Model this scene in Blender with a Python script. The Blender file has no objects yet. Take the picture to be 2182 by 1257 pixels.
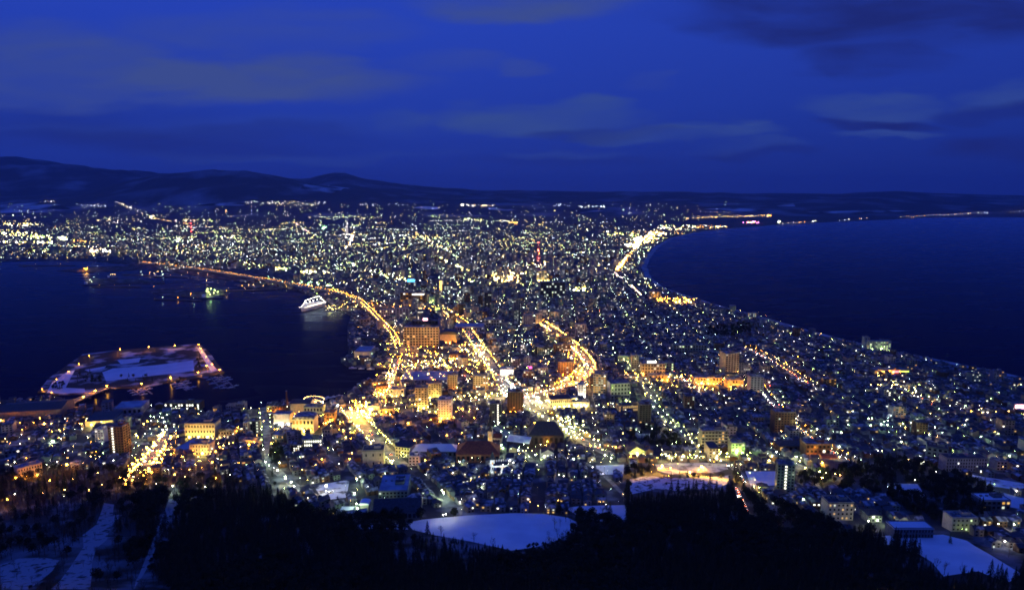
import bpy, math, random, bmesh
import numpy as np
from mathutils import Vector, Matrix
from mathutils.geometry import tessellate_polygon

random.seed(7); RNG = np.random.default_rng(7)
R = math.radians
SC = bpy.context.scene
COL = SC.collection

# ------------------------------------------------------------------ camera
FPX, CX, CY, PITCH, CAMZ = 1454.67, 1091.0, 628.5, R(8.4), 335.0
cd = bpy.data.cameras.new('camera'); cam = bpy.data.objects.new('camera', cd); COL.objects.link(cam)
cam.location = (0, 0, CAMZ); cam.rotation_euler = (R(90) - PITCH, 0, 0)
cd.lens = 24.0; cd.sensor_width = 36.0; cd.sensor_fit = 'HORIZONTAL'; cd.clip_start = 1.0; cd.clip_end = 200000.0
SC.camera = cam
SC.view_settings.view_transform = 'Standard'; SC.view_settings.look = 'None'
SC.view_settings.exposure = 0.0; SC.view_settings.gamma = 1.0; SC.view_settings.use_curve_mapping = False
SC.render.engine = 'CYCLES'
SC.cycles.max_bounces = 4; SC.cycles.diffuse_bounces = 2; SC.cycles.glossy_bounces = 2; SC.cycles.transparent_max_bounces = 4
SC.cycles.sample_clamp_indirect = 1.5; SC.cycles.caustics_reflective = False; SC.cycles.caustics_refractive = False
SC.cycles.use_light_tree = True
SC.cycles.filter_width = 1.7; SC.cycles.use_adaptive_sampling = False; SC.cycles.sample_clamp_direct = 45.0
SC.cycles.use_denoising = True

CP, SP = math.cos(PITCH), math.sin(PITCH)
def ray(px, py):
    u = (px - CX) / FPX; v = (CY - py) / FPX
    return (u, CP + v * SP, -SP + v * CP)
def topx(x, y, z):
    dz = z - CAMZ
    f = y * CP - dz * SP; up = y * SP + dz * CP
    return CX + FPX * x / f, CY - FPX * up / f
def zdepth(x, y, z): return y * CP - (z - CAMZ) * SP

# ------------------------------------------------------------------ world: blue hour sky with long flat clouds
def build_world():
    w = bpy.data.worlds.new('World'); SC.world = w; w.use_nodes = True
    nt = w.node_tree; N = nt.nodes; L = nt.links
    bg = N['Background']
    def math_(op, a, b=None, c=None):
        n = N.new('ShaderNodeMath'); n.operation = op
        for i, q in enumerate((a, b, c)):
            if q is None: continue
            if isinstance(q, (int, float)): n.inputs[i].default_value = q
            else: L.new(q, n.inputs[i])
        return n.outputs[0]
    def mix(fac, a, b, mode='MIX'):
        n = N.new('ShaderNodeMix'); n.data_type = 'RGBA'; n.blend_type = mode
        for s, q in ((0, fac), (6, a), (7, b)):
            if isinstance(q, (int, float)): n.inputs[s].default_value = q
            elif isinstance(q, tuple): n.inputs[s].default_value = (*q, 1)
            else: L.new(q, n.inputs[s])
        return n.outputs[2]
    sky = N.new('ShaderNodeTexSky'); sky.sky_type = 'NISHITA'; sky.sun_disc = False
    sky.sun_elevation = R(-3.0); sky.sun_rotation = R(180); sky.ozone_density = 4.0
    tc = N.new('ShaderNodeTexCoord'); sep = N.new('ShaderNodeSeparateXYZ'); L.new(tc.outputs['Generated'], sep.inputs[0])
    X, Y, Z = sep.outputs
    # elevation gradient of the twilight arch
    ramp = N.new('ShaderNodeValToRGB'); L.new(Z, ramp.inputs[0])
    e = ramp.color_ramp.elements
    pts = [(0.0, (.0130, .0310, .235)), (.05, (.0155, .0395, .305)), (.12, (.0180, .0500, .385)), (.22, (.0205, .0580, .440)),
           (.40, (.0210, .0600, .445)), (1.0, (.027, .072, .50))]
    e[0].position, e[0].color = pts[0][0], (*pts[0][1], 1); e[1].position, e[1].color = pts[-1][0], (*pts[-1][1], 1)
    for p, c in pts[1:-1]:
        q = e.new(p); q.color = (*c, 1)
    Yc = math_('MAXIMUM', Y, .05)
    U = math_('DIVIDE', X, Yc); W = math_('DIVIDE', Z, Yc)
    # right side of the sky is a little darker (away from the afterglow)
    side = N.new('ShaderNodeMapRange'); L.new(X, side.inputs[0])
    side.inputs[1].default_value = -.1; side.inputs[2].default_value = .65; side.inputs[3].default_value = 1.0; side.inputs[4].default_value = .80
    base = mix(1.0, mix(1.0, ramp.outputs[0], (.84, .92, 1.0), 'MULTIPLY'), side.outputs[0], 'MULTIPLY')
    tint = mix(1.0, sky.outputs[0], (.10, .16, .55), 'MULTIPLY')
    base = mix(1.0, base, tint, 'ADD')
    # cloud layers
    comb = N.new('ShaderNodeCombineXYZ'); L.new(math_('MULTIPLY', U, 2.2), comb.inputs[0]); L.new(math_('MULTIPLY', W, 9.0), comb.inputs[1])
    n1 = N.new('ShaderNodeTexNoise'); L.new(comb.outputs[0], n1.inputs['Vector']); n1.inputs['Scale'].default_value = 1.6; n1.inputs['Detail'].default_value = 5; n1.inputs['Roughness'].default_value = .5
    n2 = N.new('ShaderNodeTexNoise'); L.new(comb.outputs[0], n2.inputs['Vector']); n2.inputs['Scale'].default_value = 5.0; n2.inputs['Detail'].default_value = 4
    wob = math_('SUBTRACT', n1.outputs[0], .5); wob2 = math_('SUBTRACT', n2.outputs[0], .5)
    Uw = math_('ADD', U, math_('MULTIPLY', wob, .30)); Ww = math_('ADD', W, math_('ADD', math_('MULTIPLY', wob, .075), math_('MULTIPLY', wob2, .022)))
    def cl(px, py, rx, ry, soft=1.0):
        r = ray(px, py); u0, w0 = r[0] / r[1], r[2] / r[1]
        a = math_('DIVIDE', math_('SUBTRACT', Uw, u0), rx / FPX); b = math_('DIVIDE', math_('SUBTRACT', Ww, w0), ry / FPX)
        d = math_('ADD', math_('MULTIPLY', a, a), math_('MULTIPLY', b, b))
        n = N.new('ShaderNodeMapRange'); n.interpolation_type = 'SMOOTHSTEP'; L.new(d, n.inputs[0])
        n.inputs[1].default_value = 1.0 + .9 * soft; n.inputs[2].default_value = .0; n.inputs[3].default_value = 0; n.inputs[4].default_value = 1
        return n.outputs[0]
    sv = N.new('ShaderNodeCombineXYZ'); L.new(math_('MULTIPLY', U, 3.0), sv.inputs[0]); L.new(math_('MULTIPLY', W, 15.0), sv.inputs[1])
    n3 = N.new('ShaderNodeTexNoise'); L.new(sv.outputs[0], n3.inputs['Vector']); n3.inputs['Scale'].default_value = 1.3; n3.inputs['Detail'].default_value = 6; n3.inputs['Roughness'].default_value = .55; n3.inputs['Distortion'].default_value = .4
    tex = N.new('ShaderNodeMapRange'); L.new(n3.outputs[0], tex.inputs[0]); tex.inputs[1].default_value = .34; tex.inputs[2].default_value = .62; tex.inputs[3].default_value = .42; tex.inputs[4].default_value = 1.25
    def layer(cur, spots, colour, amount):
        tot = None
        for s in spots:
            k = math_('MULTIPLY', cl(*s[:4]), s[4])
            tot = k if tot is None else math_('MAXIMUM', tot, k)
        return mix(math_('MINIMUM', math_('MULTIPLY', math_('MULTIPLY', tot, tex.outputs[0]), amount), 1.0), cur, colour)
    pale = [(440, 172, 380, 46, 1.0), (640, 160, 170, 46, .95), (110, 120, 260, 60, .75), (60, 150, 260, 50, .6), (560, 60, 260, 44, .45), (1110, 8, 170, 36, 1.0), (960, 135, 110, 20, .28), (1115, 145, 60, 16, .45),
            (1370, 178, 55, 16, .22), (340, 195, 430, 30, .5)]
    col = layer(base, pale, (.045, .077, .280), 1.0)
    blue = [(1130, 258, 200, 30, 1.0), (1230, 232, 80, 16, .9), (1420, 288, 180, 15, 1.1), (840, 262, 80, 16, .5), (1010, 228, 60, 16, .3), (1880, 228, 160, 26, .8), (2140, 205, 90, 20, .6), (1900, 287, 110, 10, .6),
            (1600, 310, 90, 10, .45), (1200, 330, 120, 8, .35), (480, 275, 520, 20, .18), (620, 330, 300, 8, .25)]
    col = layer(col, blue, (.034, .072, .29), 1.0)
    dark = [(1800, 24, 340, 58, .9), (1880, 118, 130, 40, .95), (2080, 50, 180, 44, .8), (1900, 262, 150, 14, .85), (2150, 320, 130, 28, .85), (1270, 285, 130, 12, .5), (1620, 325, 90, 10, .6), (2150, 235, 90, 16, .5),
            (330, 300, 420, 30, .5), (120, 250, 300, 30, .3), (1200, 345, 220, 12, .3)]
    col = layer(col, dark, (.0115, .022, .175), 1.0)
    L.new(col, bg.inputs[0]); bg.inputs[1].default_value = 1.0
build_world()
# last trace of daylight below the horizon behind the viewer: one very weak, wide sun
sd = bpy.data.lights.new('sun', 'SUN'); sd.energy = 0.03; sd.angle = R(12); sd.color = (.45, .6, 1.0)
so = bpy.data.objects.new('sun', sd); COL.objects.link(so); so.rotation_euler = (R(78), 0, R(-8))

# ------------------------------------------------------------------ helpers: noise, terrain
_tab = RNG.random((256, 256))
def vnoise(x, y, s):
    x = np.asarray(x, float) / s + 1000.0; y = np.asarray(y, float) / s + 1000.0
    xi = np.floor(x).astype(int); yi = np.floor(y).astype(int); fx = x - xi; fy = y - yi
    fx = fx * fx * (3 - 2 * fx); fy = fy * fy * (3 - 2 * fy)
    g = lambda a, b: _tab[a & 255, b & 255]
    return (g(xi, yi) * (1 - fx) + g(xi + 1, yi) * fx) * (1 - fy) + (g(xi, yi + 1) * (1 - fx) + g(xi + 1, yi + 1) * fx) * fy
def fbm(x, y, s, n=4):
    t = 0; a = .5
    for i in range(n):
        t = t + a * vnoise(np.asarray(x) + 37.1 * i, np.asarray(y) - 91.7 * i, s); s *= .5; a *= .5
    return t
_hy = np.array([-200, -60, 0, 60, 120, 200, 300, 380, 450, 520, 600, 700, 850, 950, 1000, 1e6])
_hz = np.array([326, 326, 322, 285, 243, 190, 130, 90, 66, 52, 41, 30, 12, 4.5, 2.5, 2.5])
def sm(a, b, x): t = np.clip((np.asarray(x, float) - a) / (b - a), 0, 1); return t * t * (3 - 2 * t)
_ridge_back = [(-500, 352), (-200, 346), (0, 343), (100, 347), (230, 358), (330, 369), (400, 374), (480, 376), (600, 384), (660, 384), (705, 373), (735, 371), (775, 384), (850, 394), (920, 401), (1050, 407),
               (1200, 408), (1400, 410), (1600, 413), (1780, 414), (1850, 410), (1910, 408), (1990, 413), (2182, 418), (2500, 416), (2900, 419)]
_ridge_front = [(-500, 420), (0, 418), (150, 410), (260, 392), (330, 378), (400, 370), (440, 366), (480, 367), (520, 366), (560, 372), (610, 381), (650, 390), (690, 398), (740, 402), (790, 406), (850, 416), (950, 424),
                (1100, 430), (1300, 430), (1500, 430), (1700, 428), (1850, 424), (2000, 428), (2182, 434), (2900, 440)]
def _prof(tab, Y):
    us, hs = [], []
    for px, py in tab:
        r = ray(px, py); us.append(r[0] / r[1]); hs.append(max(2.5, CAMZ + Y * r[2] / r[1]))
    return np.array(us), np.array(hs)
YB, YF = 19000.0, 13000.0
_bu, _bh = _prof(_ridge_back, YB); _fu, _fh = _prof(_ridge_front, YF)
def hills(x, y):
    x = np.asarray(x, float); y = np.asarray(y, float); u = x / np.maximum(y, 1)
    ub = u + .02 * (vnoise(x, y, 2600) - .5)
    hb = np.interp(u, _bu, _bh) * sm(11200, YB, y) ** 1.25 * (1 - .5 * sm(YB, 30000, y))
    hf = np.interp(ub, _fu, _fh) * sm(9900, YF, y) * (1 - .75 * sm(YF, YF + 3200, y))
    h = np.maximum(hb, hf)
    return h * (1 + .34 * (fbm(x, y, 1700, 5) - .5) * (1 - .6 * sm(YB - 2500, YB, y)) + .24 * (fbm(x, y, 760, 4) - .46)) * sm(9900, 11500, y)
_ht = [float(v) for v in np.interp(np.arange(-200, 1120, 10.0), _hy, _hz)]
def H(x, y):
    if isinstance(y, float) and isinstance(x, float) and 520 <= y <= 9900:
        if y >= 1000: return 2.5
        q = (y + 200) / 10; i = int(q); return _ht[i] * (1 - q + i) + _ht[i + 1] * (q - i)
    x = np.asarray(x, float); y = np.asarray(y, float)
    yy = np.clip(y, -200, 1100); q = np.floor(yy / 10) * 10
    z = np.interp(q, _hy, _hz) * (1 - (yy - q) / 10) + np.interp(q + 10, _hy, _hz) * ((yy - q) / 10)
    z = z + (1 - sm(420, 520, y)) * sm(20, 120, y) * (14 * (fbm(x, y, 170, 3) - .44))
    return z + np.where(y > 9900, hills(x, y), 0)
def G(px, py, dz=0.0):
    r = ray(px, py)
    t = np.concatenate([np.linspace(250, 1500, 600), np.geomspace(1502, 26000, 900)])
    f = CAMZ + t * r[2] - H(t * r[0], t * r[1]) - dz
    i = int(np.argmax(f < 0)) if (f < 0).any() else len(t) - 1
    a, b = t[max(i - 1, 0)], t[i]
    for _ in range(24):
        m = (a + b) / 2
        if CAMZ + m * r[2] - float(H(m * r[0], m * r[1])) - dz > 0: a = m
        else: b = m
    return Vector((a * r[0], a * r[1], CAMZ + a * r[2]))
def P0(px, py, z=0.0):
    r = ray(px, py); t = (z - CAMZ) / r[2]
    return Vector((t * r[0], t * r[1], z))
def inp(x, y, poly):
    c = False; n = len(poly); x1, y1 = poly[-1]
    for x2, y2 in poly:
        if (y1 > y) != (y2 > y) and x < (x2 - x1) * (y - y1) / (y2 - y1) + x1: c = not c
        x1, y1 = x2, y2
    return c
def inpoly(x, y, poly):
    x = np.asarray(x, float); y = np.asarray(y, float); c = np.zeros(x.shape, bool); n = len(poly)
    for i in range(n):
        x1, y1 = poly[i]; x2, y2 = poly[(i + 1) % n]
        if y1 == y2: continue
        k = (y1 > y) != (y2 > y)
        c ^= k & (x < (x2 - x1) * (y - y1) / (y2 - y1) + x1)
    return c

# ------------------------------------------------------------------ materials
def pmat(name, col, rough=.85, col2=None, scale=.4, lo=.40, hi=.62, metallic=0, coord='Object', detail=4, spec=.3, stretch=None):
    m = bpy.data.materials.new(name); m.use_nodes = True; nt = m.node_tree; b = nt.nodes['Principled BSDF']
    b.inputs['Roughness'].default_value = rough; b.inputs['Metallic'].default_value = metallic; b.inputs['Specular IOR Level'].default_value = spec
    if col2 is None: col2 = tuple(c * .72 for c in col)
    if coord == 'World':
        tc = nt.nodes.new('ShaderNodeNewGeometry').outputs['Position']
    else:
        tc = nt.nodes.new('ShaderNodeTexCoord').outputs['Object']
    if stretch:
        mp = nt.nodes.new('ShaderNodeMapping'); mp.inputs['Scale'].default_value = stretch; nt.links.new(tc, mp.inputs[0]); tc = mp.outputs[0]
    no = nt.nodes.new('ShaderNodeTexNoise'); no.inputs['Scale'].default_value = scale; no.inputs['Detail'].default_value = detail; nt.links.new(tc, no.inputs['Vector'])
    rp = nt.nodes.new('ShaderNodeValToRGB'); nt.links.new(no.outputs[0], rp.inputs[0])
    rp.color_ramp.elements[0].position = lo; rp.color_ramp.elements[0].color = (*col2, 1); rp.color_ramp.elements[1].position = hi; rp.color_ramp.elements[1].color = (*col, 1)
    nt.links.new(rp.outputs[0], b.inputs['Base Color'])
    return m
def emat(name, col, s, sample=True):
    m = bpy.data.materials.new(name); m.use_nodes = True; nt = m.node_tree
    for n in list(nt.nodes):
        if n.type == 'BSDF_PRINCIPLED': nt.nodes.remove(n)
    e = nt.nodes.new('ShaderNodeEmission'); e.inputs[0].default_value = (*col, 1); e.inputs[1].default_value = s
    nt.links.new(e.outputs[0], nt.nodes['Material Output'].inputs[0])
    m.cycles.emission_sampling = 'AUTO' if sample else 'NONE'
    return m
M = dict(
    ground=pmat('city_ground', (.26, .27, .29), .9, (.045, .047, .05), .035, .52, .72, coord='World'),
    slope=pmat('slope_ground', (.20, .21, .24), .95, (.03, .027, .022), .03, .46, .64, coord='World', detail=8),
    hill=pmat('hill_forest', (.26, .28, .33), .95, (.075, .080, .094), .0013, .50, .74, coord='World', detail=8),
    farfield=pmat('snow_farmland', (.55, .57, .6), .95, (.05, .05, .06), .0022, .42, .60, coord='World', detail=5),
    snow=pmat('field_snow', (.80, .82, .85), .8, (.70, .72, .76), .045, coord='World', detail=7),
    tracksnow=pmat('trodden_snow', (.80, .81, .83), .9, (.12, .11, .10), .11, .36, .50, coord='World', detail=6),
    lotsnow=pmat('lot_snow', (.62, .62, .63), .9, (.20, .19, .18), .14, .38, .52, coord='World', detail=6),
    bluesnow=pmat('patchy_snow', (.66, .67, .70), .9, (.06, .06, .06), .20, .40, .50, coord='World', detail=6),  # snow broken by patches of dark ground
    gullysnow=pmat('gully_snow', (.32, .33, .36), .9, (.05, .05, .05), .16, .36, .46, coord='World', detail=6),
    asphalt=pmat('slushy_asphalt', (.30, .30, .31), .7, (.10, .10, .105), .12, coord='World'),
    snowroof=pmat('snow_roof', (.40, .42, .45), .85, (.10, .11, .125), .2, .46, .62),
    mixroof=pmat('patchy_snow_roof', (.32, .34, .37), .85, (.035, .04, .05), .2, .50, .62),
    darkroof=pmat('dark_metal_roof', (.045, .05, .062), .55, (.03, .033, .04), .5),
    blueroof=pmat('blue_snow_roof', (.42, .45, .52), .8, (.24, .26, .33), .08),
    redroof=pmat('rust_roof', (.16, .05, .03), .6, (.10, .03, .02), .5),
    pale=pmat('pale_wall', (.30, .30, .28), .85, (.22, .21, .20), .35),
    white=pmat('white_wall', (.74, .73, .70), .8, (.62, .61, .59), .3),
    tan=pmat('tan_wall', (.40, .31, .20), .85, (.31, .24, .155), .3),
    cream=pmat('cream_wall', (.62, .54, .38), .85, (.50, .44, .31), .3),
    grey=pmat('grey_wall', (.17, .18, .19), .85, (.12, .13, .14), .3),
    brown=pmat('brown_wall', (.15, .085, .05), .85, (.11, .065, .04), .3),
    dark=pmat('dark_wall', (.065, .062, .065), .8, (.045, .043, .045), .3),
    brick=pmat('brick_wall', (.23, .095, .055), .9, (.16, .065, .04), .9),
    lilac=pmat('mauve_wall', (.29, .27, .31), .85, (.23, .21, .25), .3),
    green=pmat('green_wall', (.22, .29, .22), .85, (.17, .23, .18), .3),
    concrete=pmat('concrete', (.31, .31, .31), .85, (.22, .22, .22), .15),
    steel=pmat('steel', (.28, .28, .29), .5, (.2, .2, .21), 1.0, metallic=.6),
    hullwhite=pmat('hull_white', (.8, .8, .8), .4, (.7, .7, .7), .1),
    hullblue=pmat('hull_blue', (.03, .05, .14), .4, (.02, .04, .1), .1),
    needle=pmat('conifer_needles', (.022, .034, .020), .9, (.010, .016, .010), .3),
    bark=pmat('bark', (.055, .042, .032), .95, (.035, .028, .022), 1.0),
    twig=pmat('bare_twigs', (.085, .062, .048), .95, (.05, .038, .03), 1.0),
    glass=pmat('dark_glass', (.02, .022, .028), .15, (.015, .016, .02), 1.0, spec=.5),
    paint=[pmat('car_paint_%s' % n, c, .3, tuple(v * .9 for v in c), 1.0, spec=.5) for n, c in (('silver', (.45, .46, .48)), ('white', (.75, .75, .75)), ('black', (.03, .03, .035)), ('red', (.3, .03, .03)), ('blue', (.04, .07, .2)))],
    tyre=pmat('tyre', (.03, .03, .03), .9, (.02, .02, .02), 2.0),
    sand=pmat('surf_sand', (.42, .45, .50), .9, (.10, .11, .13), .03, .35, .62, coord='World', detail=5),
    rope=pmat('mast_wood', (.2, .15, .1), .8, (.15, .1, .07), 1.0),
    redpaint=pmat('red_paint', (.5, .05, .04), .6, (.4, .04, .03), .2),
)
LC = dict(sodium=(1.0, .36, .025), warm=(1.0, .56, .14), yellow=(1.0, .72, .16), lime=(.72, 1.0, .22), greenwhite=(.74, 1.0, .58), cool=(.84, .97, 1.0), white=(1.0, .93, .72), green=(.40, 1.0, .50), red=(1.0, .07, .05), magenta=(1, .2, .75), blue=(.15, .6, 1.0), pink=(1, .55, .6))
LAMP_L = 620.0
EM = {k: emat('lamp_' + k, c, LAMP_L) for k, c in LC.items()}
WL = dict(warm=emat('window_light_warm', (1.0, .62, .22), .9, False), white=emat('window_light_white', (.90, 1.0, .82), .9, False), amber=emat('window_light_amber', (1.0, .50, .10), .8, False),
          bright=emat('window_light_bright', (1.0, .95, .78), 2.6, False), green=emat('window_light_green', (.75, 1.0, .5), 1.4, False), dark=M['glass'])

# ------------------------------------------------------------------ mesh builder, objects
class MB:
    def __init__(s): s.v = []; s.f = []; s.m = []
    def add(s, vs, fs, m=0):
        o = len(s.v); s.v.extend([tuple(q) for q in vs]); s.f.extend([tuple(i + o for i in q) for q in fs]); s.m.extend([m] * len(fs)); return s
    def box(s, c, d, rot=0.0, m=0, top=1.0, topm=None):
        x, y, z = d[0] / 2, d[1] / 2, d[2] / 2; ca, sa = math.cos(rot), math.sin(rot); vs = []
        for k, t in ((-1, 1.0), (1, top)):
            for a, b in ((-1, -1), (1, -1), (1, 1), (-1, 1)):
                p, q = a * x * t, b * y * t
                vs.append((c[0] + p * ca - q * sa, c[1] + p * sa + q * ca, c[2] + k * z))
        s.add(vs, [(3, 2, 1, 0), (0, 1, 5, 4), (1, 2, 6, 5), (2, 3, 7, 6), (3, 0, 4, 7)], m); s.add([vs[i] for i in (4, 5, 6, 7)], [(0, 1, 2, 3)], m if topm is None else topm); return s
    def cyl(s, p, q, r0, r1, n=6, m=0):
        p, q = Vector(p), Vector(q); d = (q - p).normalized(); a = d.orthogonal().normalized(); b = d.cross(a); vs = []
        for c, r in ((p, r0), (q, r1)):
            for i in range(n):
                t = 2 * math.pi * i / n; vs.append(c + a * (r * math.cos(t)) + b * (r * math.sin(t)))
        s.add(vs, [(i, (i + 1) % n, n + (i + 1) % n, n + i) for i in range(n)] + [tuple(range(n))[::-1], tuple(range(n, 2 * n))], m); return s
    def ball(s, c, r, m=0, seg=8, rings=4, sz=1.0):
        vs = [(c[0], c[1], c[2] - r * sz)]; fs = []
        for i in range(1, rings):
            ph = math.pi * i / rings
            for j in range(seg):
                t = 2 * math.pi * j / seg; vs.append((c[0] + r * math.sin(ph) * math.cos(t), c[1] + r * math.sin(ph) * math.sin(t), c[2] - r * sz * math.cos(ph)))
        vs.append((c[0], c[1], c[2] + r * sz)); n = len(vs) - 1
        for j in range(seg): fs.append((0, 1 + (j + 1) % seg, 1 + j)); fs.append((n, n - seg + j, n - seg + (j + 1) % seg))
        for i in range(rings - 2):
            for j in range(seg): a = 1 + i * seg; fs.append((a + j, a + (j + 1) % seg, a + seg + (j + 1) % seg, a + seg + j))
        s.add(vs, fs, m); return s
    def octa(s, c, r, m=0):
        x, y, z = c; s.add([(x + r, y, z), (x, y + r, z), (x - r, y, z), (x, y - r, z), (x, y, z + r), (x, y, z - r)],
                           [(0, 1, 4), (1, 2, 4), (2, 3, 4), (3, 0, 4), (1, 0, 5), (2, 1, 5), (3, 2, 5), (0, 3, 5)], m); return s
    def roof(s, kind, W, D, z, rh, ov=.5, y0=0.0, m=0, gm=None):
        a, b, c, d = -W / 2 - ov, W / 2 + ov, y0 - ov, y0 + D + ov; e = .25
        if kind == 'flat': return s.box((0, y0 + D / 2, z + .25), (W + .3, D + .3, .5), m=m)
        base = [(a, c, z), (b, c, z), (b, d, z), (a, d, z)]
        if kind == 'hip':
            k = min(W, D) * .42
            r = [(a + k, (c + d) / 2, z + rh), (b - k, (c + d) / 2, z + rh)] if W >= D else [((a + b) / 2, c + k, z + rh), ((a + b) / 2, d - k, z + rh)]
            fs = [(0, 1, 5, 4), (1, 2, 5), (2, 3, 4, 5), (3, 0, 4), (3, 2, 1, 0)] if W >= D else [(0, 1, 4), (1, 2, 5, 4), (2, 3, 5), (3, 0, 4, 5), (3, 2, 1, 0)]
            return s.add(base + r, fs, m)
        if kind == 'gable':
            return s.add(base + [(a, (c + d) / 2, z + rh), (b, (c + d) / 2, z + rh)], [(0, 1, 5, 4), (2, 3, 4, 5), (3, 2, 1, 0)], m).add([base[1], base[2], (b, (c + d) / 2, z + rh), base[3], base[0], (a, (c + d) / 2, z + rh)], [(0, 1, 2), (3, 4, 5)], m if gm is None else gm)
        if kind == 'gablefront':
            return s.add(base + [(0, c, z + rh), (0, d, z + rh)], [(1, 2, 5, 4), (3, 0, 4, 5), (3, 2, 1, 0)], m).add([base[0], base[1], (0, c, z + rh), base[2], base[3], (0, d, z + rh)], [(0, 1, 2), (3, 4, 5)], m if gm is None else gm)
        if kind == 'shed':
            return s.add(base + [(a, d, z + rh), (b, d, z + rh)], [(0, 1, 5, 4), (1, 2, 5), (2, 3, 4, 5), (3, 0, 4), (3, 2, 1, 0)], m)
        if kind == 'curve':
            n = 8; vs = []
            for yy in (c, d):
                for i in range(n + 1): t = math.pi * i / n; vs.append((-(b) * math.cos(t), yy, z + rh * math.sin(t)))
            return s.add(vs, [(i, i + 1, n + 2 + i, n + 1 + i) for i in range(n)] + [tuple(range(n, -1, -1)), tuple(range(n + 1, 2 * n + 2))], m)
        return s
    def mesh(s, name, mats):
        me = bpy.data.meshes.new(name); me.from_pydata(s.v, [], s.f)
        for q in mats: me.materials.append(q)
        if len(mats) > 1: me.polygons.foreach_set('material_index', s.m)
        me.update(); return me
    def build(s, name, mats, parent=None, loc=None, kind=None):
        return link(name, s.mesh(name, mats if isinstance(mats, (list, tuple)) else [mats]), parent, loc, kind)
def link(name, data, parent=None, loc=None, kind=None, rot=None, scale=None):
    o = bpy.data.objects.new(name, data); COL.objects.link(o)
    if parent is not None: o.parent = parent
    if loc is not None: o.location = loc
    if rot is not None: o.rotation_euler = rot
    if scale is not None: o.scale = scale
    if kind: o['kind'] = kind
    return o
def tag(o, label=None, cat=None, group=None):
    if label: o['label'] = label
    if cat: o['category'] = cat
    if group: o['group'] = group
    return o
def thing(name, loc, rz=0.0, label=None, cat=None, group=None):
    return tag(link(name, None, None, loc, rot=(0, 0, rz)), label, cat, group)
AUTO = []          # (object, phrase): labels written at the end from what stands next to each
def auto(o, phrase, cat, group=None):
    tag(o, None, cat, group); AUTO.append((o, phrase)); return o
def stuff_mesh(name, V, F, mi, mats, kind='stuff'):
    """triangles/quads given as numpy arrays"""
    me = bpy.data.meshes.new(name); n = len(V); k = F.shape[1]
    me.vertices.add(n); me.vertices.foreach_set('co', np.asarray(V, np.float32).ravel())
    me.loops.add(F.size); me.loops.foreach_set('vertex_index', F.ravel().astype(np.int32))
    me.polygons.add(len(F)); me.polygons.foreach_set('loop_start', np.arange(0, F.size, k, dtype=np.int32))
    for q in mats: me.materials.append(q)
    me.polygons.foreach_set('material_index', np.asarray(mi, np.int32))
    me.update(calc_edges=True); me.validate()
    return link(name, me, kind=kind)

# ------------------------------------------------------------------ setting: sea, land, hills, shore
MB().add([(-90000, -3000, 0), (90000, -3000, 0), (90000, 140000, 0), (-90000, 140000, 0)], [(0, 1, 2, 3)]).build('sea', None or [bpy.data.materials.new('sea_water')], kind='structure')
def sea_material():
    m = bpy.data.materials['sea_water']; m.use_nodes = True; nt = m.node_tree; nt.nodes.remove(nt.nodes['Principled BSDF'])
    g = nt.nodes.new('ShaderNodeNewGeometry'); mp = nt.nodes.new('ShaderNodeMapping'); mp.inputs['Scale'].default_value = (.004, .012, .03); nt.links.new(g.outputs['Position'], mp.inputs[0])
    n = nt.nodes.new('ShaderNodeTexNoise'); n.inputs['Scale'].default_value = 1.0; n.inputs['Detail'].default_value = 6; nt.links.new(mp.outputs[0], n.inputs['Vector'])
    df = nt.nodes.new('ShaderNodeBsdfDiffuse'); df.inputs[0].default_value = (.0002, .0008, .030, 1)
    gl = nt.nodes.new('ShaderNodeBsdfGlossy'); gl.inputs[0].default_value = (.60, .78, 1.0, 1)
    r = nt.nodes.new('ShaderNodeMapRange'); nt.links.new(n.outputs[0], r.inputs[0]); r.inputs[1].default_value = .35; r.inputs[2].default_value = .7; r.inputs[3].default_value = .24; r.inputs[4].default_value = .30
    nt.links.new(r.outputs[0], gl.inputs['Roughness'])
    fr = nt.nodes.new('ShaderNodeFresnel'); fr.inputs[0].default_value = 1.032
    mx = nt.nodes.new('ShaderNodeMixShader'); nt.links.new(fr.outputs[0], mx.inputs[0]); nt.links.new(df.outputs[0], mx.inputs[1]); nt.links.new(gl.outputs[0], mx.inputs[2])
    nt.links.new(mx.outputs[0], nt.nodes['Material Output'].inputs[0])
sea_material()
COAST_R = [(2182, 453), (2060, 457), (1980, 463), (1900, 468), (1800, 472), (1720, 476), (1650, 480), (1550, 488), (1480, 496), (1430, 507), (1395, 526), (1374, 550), (1366, 570), (1374, 592), (1400, 612), (1440, 628), (1520, 652), (1600, 674), (1700, 703), (1800, 730),
           (1900, 752), (2000, 773), (2100, 794), (2182, 812)]
COAST_L = [(0, 854), (70, 856), (118, 846), (132, 850), (146, 868), (226, 871), (296, 858), (318, 872), (345, 868), (352, 876), (430, 872), (440, 884), (520, 876), (556, 874), (572, 866), (610, 862), (690, 860), (728, 850), (742, 838), (770, 816), (806, 806), (842, 803), (846, 790),
           (812, 786), (740, 782), (726, 772), (742, 755), (740, 700), (748, 674), (726, 660), (700, 648), (640, 622), (560, 607), (480, 597), (400, 585), (330, 577), (270, 564), (200, 557), (100, 555), (0, 558), (-300, 566), (-700, 576)]
XL, XR = -1500.0, 1650.0
wl = [(XL, 1000.0), (XL, P0(-600, 856).y)] + [tuple(P0(*q).xy) for q in COAST_L] + [(-17000.0, 5200.0), (-17000.0, 12500.0), (17000.0, 12500.0)]
cr = [tuple(P0(*q).xy) for q in COAST_R]
far_r = [(17000.0, cr[0][1] * 1.02), (cr[0][0] * 1.5, cr[0][1] * 1.01)]
land_poly = wl + far_r + cr + [tuple(P0(2400, 862).xy), (XR, 1000.0)]
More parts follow.
